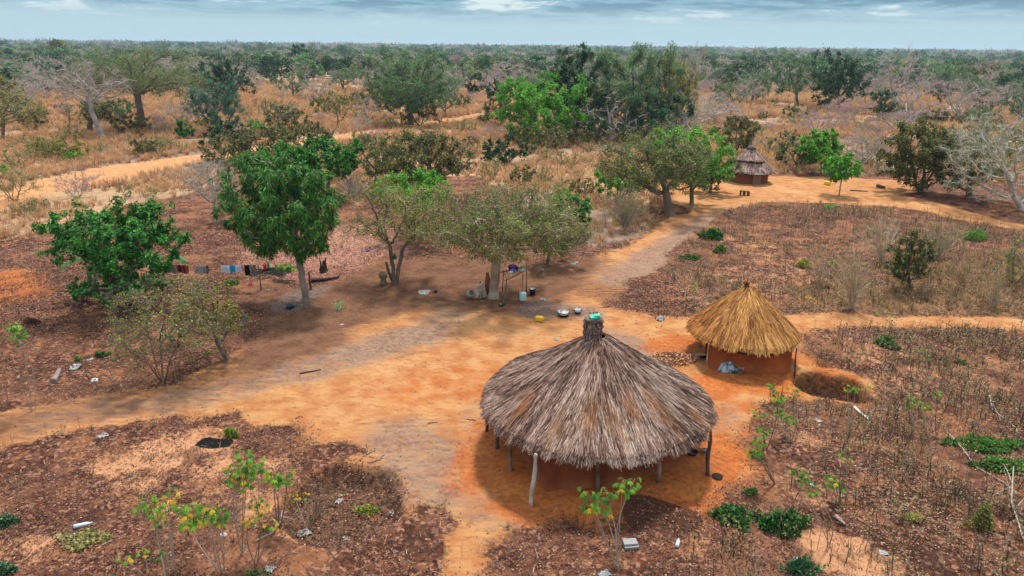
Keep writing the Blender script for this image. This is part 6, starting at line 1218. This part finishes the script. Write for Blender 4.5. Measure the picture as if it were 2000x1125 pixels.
# dry grass
def tuft_proto(nb, h, sp, lean, rng, w_=.011, c1=(.66, .50, .30), c2=(.44, .29, .18)):
    a = rng.random(nb)*6.28; r = rng.random(nb)*sp; b = np.stack([r*np.cos(a), r*np.sin(a), np.zeros(nb)], -1); hh = h*rng.uniform(.45, 1.1, nb); la = a+rng.normal(0, .8, nb); ln = lean*hh*rng.uniform(.3, 1.3, nb)
    mid = b+np.stack([np.cos(la)*ln*.35, np.sin(la)*ln*.35, hh*.62], -1); tip = b+np.stack([np.cos(la)*ln, np.sin(la)*ln, hh*rng.uniform(.75, 1, nb)], -1); t_ = rng.random(nb)*6.28; sd_ = np.stack([np.cos(t_), np.sin(t_), 0*t_], -1)*w_
    V = np.stack([b-sd_, b+sd_, mid+sd_*.8, mid-sd_*.8, tip], 1).reshape(-1, 3); o = (np.arange(nb)*5)[:, None]; Q_ = o+np.array([[0, 1, 2, 3]]); T_ = o+np.array([[3, 2, 4]])
    f = rng.random((nb, 1)); C = (np.array(c1)*f+np.array(c2)*(1-f))*rng.uniform(.7, 1.25, (nb, 1)); C = np.repeat(C, 5, 0); C[0::5] *= .6; C[1::5] *= .6; return V, Q_, T_, C
gp1 = [tuft_proto(20, .62, .16, .55, rng) for _ in range(6)]+[tuft_proto(16, .8, .12, .4, rng, c1=(.66, .48, .26), c2=(.5, .3, .14)) for _ in range(3)]+[tuft_proto(18, .5, .2, .7, rng, c1=(.42, .22, .13), c2=(.3, .13, .08)) for _ in range(4)]
x, y = ptsin(120000, 27, 235, rng, .8, 4); y = 27+(y-27)*rng.random(len(y))**.6; x = rng.uniform(-1, 1, len(x))*(y*.8+4); m = masks(x, y)
patch = fbm(x, y, .16, 4); f = m['grass']*(1-m['yard'])*(1-m['road'])*sstep(patch, .30, .52)*(1-sstep(y, 130, 235)*.4); keep = (rng.random(len(x)) < f*.62); x, y = x[keep], y[keep]; n = len(x); s = rng.uniform(.6, 1.25, n)*(1+np.clip((y-45)/110, 0, 1.1))
warm = fbm(x+50, y, .12, 3)[:, None]; tint = (np.array([1.2, 1.16, 1.08])*(1-warm)+np.array([1.02, .84, .77])*warm)*rng.uniform(.85, 1.3, (n, 1))
V, Q_, T_, C = instance(gp1, np.stack([x, y, height(x, y)], -1), rng.random(n)*6.28, s, tint, rng); tag(link('dry_grass', mesh('dry_grass', V, Q_, C, M_GRASS, False, T_)), 'tall golden dry grass across the savanna', 'grass', None, 'stuff')
# shorter tawny grass in the right-hand field and sparse tufts elsewhere
gp2 = [tuft_proto(14, .36, .13, .9, rng, .008, (.50, .33, .17), (.30, .15, .08)) for _ in range(5)]+[tuft_proto(12, .3, .1, .8, rng, .008, (.42, .38, .14), (.3, .2, .09)) for _ in range(2)]
x, y = ptsin(30000, 10, 52, rng, .75, 5); m = masks(x, y); f = (1-m['yard'])*(1-m['grass'])*(1-m['pit'])*(.75*m['grass2']+np.where(x > 8, .16, .03)*sstep(fbm(x, y, .4, 3), .4, .6)*(1-m['bare'])); keep = (rng.random(len(x)) < f) & (np.hypot(x-HUT[0], y-HUT[1]) > 3.6); x, y = x[keep], y[keep]; n = len(x)
V, Q_, T_, C = instance(gp2, np.stack([x, y, height(x, y)], -1), rng.random(n)*6.28, rng.uniform(.6, 1.3, n), np.ones((n, 3))*rng.uniform(.7, 1.15, (n, 1)), rng); tag(link('tawny_grass', mesh('tawny_grass', V, Q_, C, M_GRASS, False, T_)), 'short tawny grass in the right-hand field', 'grass', None, 'stuff')
# withered weeds: dark upright stalks with pale curled leaves
def weed(rng, h, nl, cols, st=(.09, .06, .05)):
    V, C = [], []; n = 0; ns = 2
    for s in range(ns):
        a = rng.random()*6.28; tip = np.array([math.cos(a)*.07, math.sin(a)*.07, h*rng.uniform(.7, 1.)]); V.append(np.array([[-.006, 0, 0], [.006, 0, 0], tip+[.003, 0, 0], tip-[.003, 0, 0]])); C.append(np.tile(st, (4, 1)))
        V.append(np.array([[0, -.006, 0], [0, .006, 0], tip+[0, .003, 0], tip-[0, .003, 0]])); C.append(np.tile(st, (4, 1)))
    P = rng.normal(0, .07, (nl, 3)); P[:, 2] = rng.uniform(.15, 1.05, nl)*h; d = rdir(rng, nl, -.2); bv = unit(np.cross(d, rdir(rng, nl))); v, q_, c = quads(P, d*rng.uniform(.03, .07, (nl, 1)), bv*rng.uniform(.01, .022, (nl, 1)), np.array(cols)[rng.integers(0, len(cols), nl)]*rng.uniform(.7, 1.2, (nl, 1)))
    V = np.vstack(V+[v]); C = np.vstack(C+[c]); return V, np.arange(len(V)).reshape(-1, 4), None, C
WC = [(.40, .32, .16), (.52, .42, .26), (.28, .21, .11), (.20, .18, .08)]; wp = [weed(rng, .34, 16, WC) for _ in range(6)]+[weed(rng, .26, 12, [(.17, .18, .07), (.25, .24, .1), (.1, .12, .05)]) for _ in range(3)]+[weed(rng, .42, 8, [(.14, .09, .07), (.2, .12, .09)]) for _ in range(3)]
x, y = ptsin(52000, 10, 50, rng, .75, 5); m = masks(x, y); W1 = gp([(1480, 800), (1640, 640), (2300, 640), (2300, 1300), (1250, 1300), (1400, 1010), (1490, 960), (1500, 850)]); W2 = gp([(1300, 560), (1340, 470), (1450, 400), (1700, 400), (2100, 470), (2100, 610), (1560, 605), (1400, 600)])
w1 = sstep(sdf(x, y, W1), -.4, 1.2); w2 = sstep(sdf(x, y, W2), -.5, 1.5); f = (1-m['yard'])*(1-m['pit'])*(1-m['bare']*.8)*np.clip(w1*(.25+1.1*sstep(fbm(x, y, .45, 3), .38, .58))*.95+w2*.42*sstep(fbm(x, y, .5, 3), .35, .6)+.02, 0, 1)
f = f*(pitd(x, y, PIT, PIT_R) > 1.45); keep = rng.random(len(x)) < f; x, y = x[keep], y[keep]; n = len(x)
V, Q_, T_, C = instance(wp, np.stack([x, y, height(x, y)], -1), rng.random(n)*6.28, rng.uniform(.75, 1.5, n), np.ones((n, 3))*rng.uniform(.7, 1.2, (n, 1)), rng); tag(link('withered_weeds', mesh('withered_weeds', V, Q_, C, M_GRASS)), 'withered knee-high weeds with curled pale leaves in the right field', 'weeds', None, 'stuff')
# bare upright stalks with a few side shoots
def stalk(rng, h):
    V = []; t0 = np.array([rng.normal(0, .05), rng.normal(0, .05), h]); w0 = .007
    def rib(a, b, w_):
        V.append(np.array([a-[w_, 0, 0], a+[w_, 0, 0], b+[w_*.5, 0, 0], b-[w_*.5, 0, 0]])); V.append(np.array([a-[0, w_, 0], a+[0, w_, 0], b+[0, w_*.5, 0], b-[0, w_*.5, 0]]))
    rib(np.zeros(3), t0, w0)
    for k in range(4):
        f = rng.uniform(.3, .9); a = t0*f; rib(a, a+rdir(rng, 1, .8)[0]*h*rng.uniform(.12, .35), .004)
    V = np.vstack(V); return V, np.arange(len(V)).reshape(-1, 4), None, np.ones((len(V), 3))
sp = [stalk(rng, h) for h in (.35, .45, .55, .7, .85)]; x, y = ptsin(26000, 10, 50, rng, .75, 5); m = masks(x, y); w1 = sstep(sdf(x, y, W1), -.4, 1.); w2 = sstep(sdf(x, y, W2), -.5, 1.5)
f = (1-m['yard'])*(1-m['pit'])*(1-m['grass'])*(w1*.34+w2*.2+.045)*(.3+1.4*sstep(fbm(x+7, y, .35, 3), .4, .6)); keep = (rng.random(len(x)) < f) & (pitd(x, y, PIT, PIT_R) > 1.4); x, y = x[keep], y[keep]; n = len(x); tc3 = np.array([(.46, .36, .27), (.24, .15, .11), (.10, .06, .05), (.36, .24, .16)])[rng.integers(0, 4, n)]
V, Q_, T_, C = instance(sp, np.stack([x, y, height(x, y)], -1), rng.random(n)*6.28, rng.uniform(.6, 1.15, n), tc3, rng); tag(link('dry_stalks', mesh('dry_stalks', V, Q_, C, M_LITTER)), 'bare dry stalks standing in the weedy ground', 'stalks', None, 'stuff')
# crumbs, pebbles and footprints' clods on the yard
x, y = ptsin(9000, 11, 60, rng, .7, 4); m = masks(x, y); keep = (m['yard'] > .6) & (np.hypot(x-HUT[0], y-HUT[1]) > 2.6) & (rng.random(len(x)) < .25+.5*fbm(x, y, .5, 3)); x, y = x[keep], y[keep]; n = len(x)
d = rdir(rng, n); d[:, 2] *= .3; d = unit(d); bv = unit(np.cross(d, [0, 0, 1.])); V, Q_, C = quads(np.stack([x, y, height(x, y)+.012], -1), d*rng.uniform(.02, .07, (n, 1)), bv*rng.uniform(.006, .02, (n, 1)), np.array([(.12, .06, .04), (.25, .11, .06), (.06, .035, .03), (.5, .35, .25)])[rng.choice(4, n, p=[.4, .3, .2, .1])])
tag(link('yard_debris', mesh('yard_debris', V, Q_, C, M_LITTER)), 'specks of leaf and bark on the swept sand', 'debris', None, 'stuff')

# ------------------------------------------------------------------ haze
HD = 0.00018
mb = MB(); mb.box((0, 4000, 12.5), (19500, 11000, 37), (1, 1, 1)); V = np.vstack(mb.V)
hm = bpy.data.materials.new('haze_air'); hm.use_nodes = True; t = NT(hm.node_tree); pv = t.n('ShaderNodeVolumePrincipled', {'Color': (.62, .82, 1.0, 1), 'Density': HD, 'Anisotropy': .2}); t.n('ShaderNodeOutputMaterial', {1: pv.outputs[0]})
hz_ = link('haze', mesh('haze', V, np.vstack(mb.Q), None, hm)); tag(hz_, 'thin pale haze over the whole savanna', 'haze', None, 'stuff')
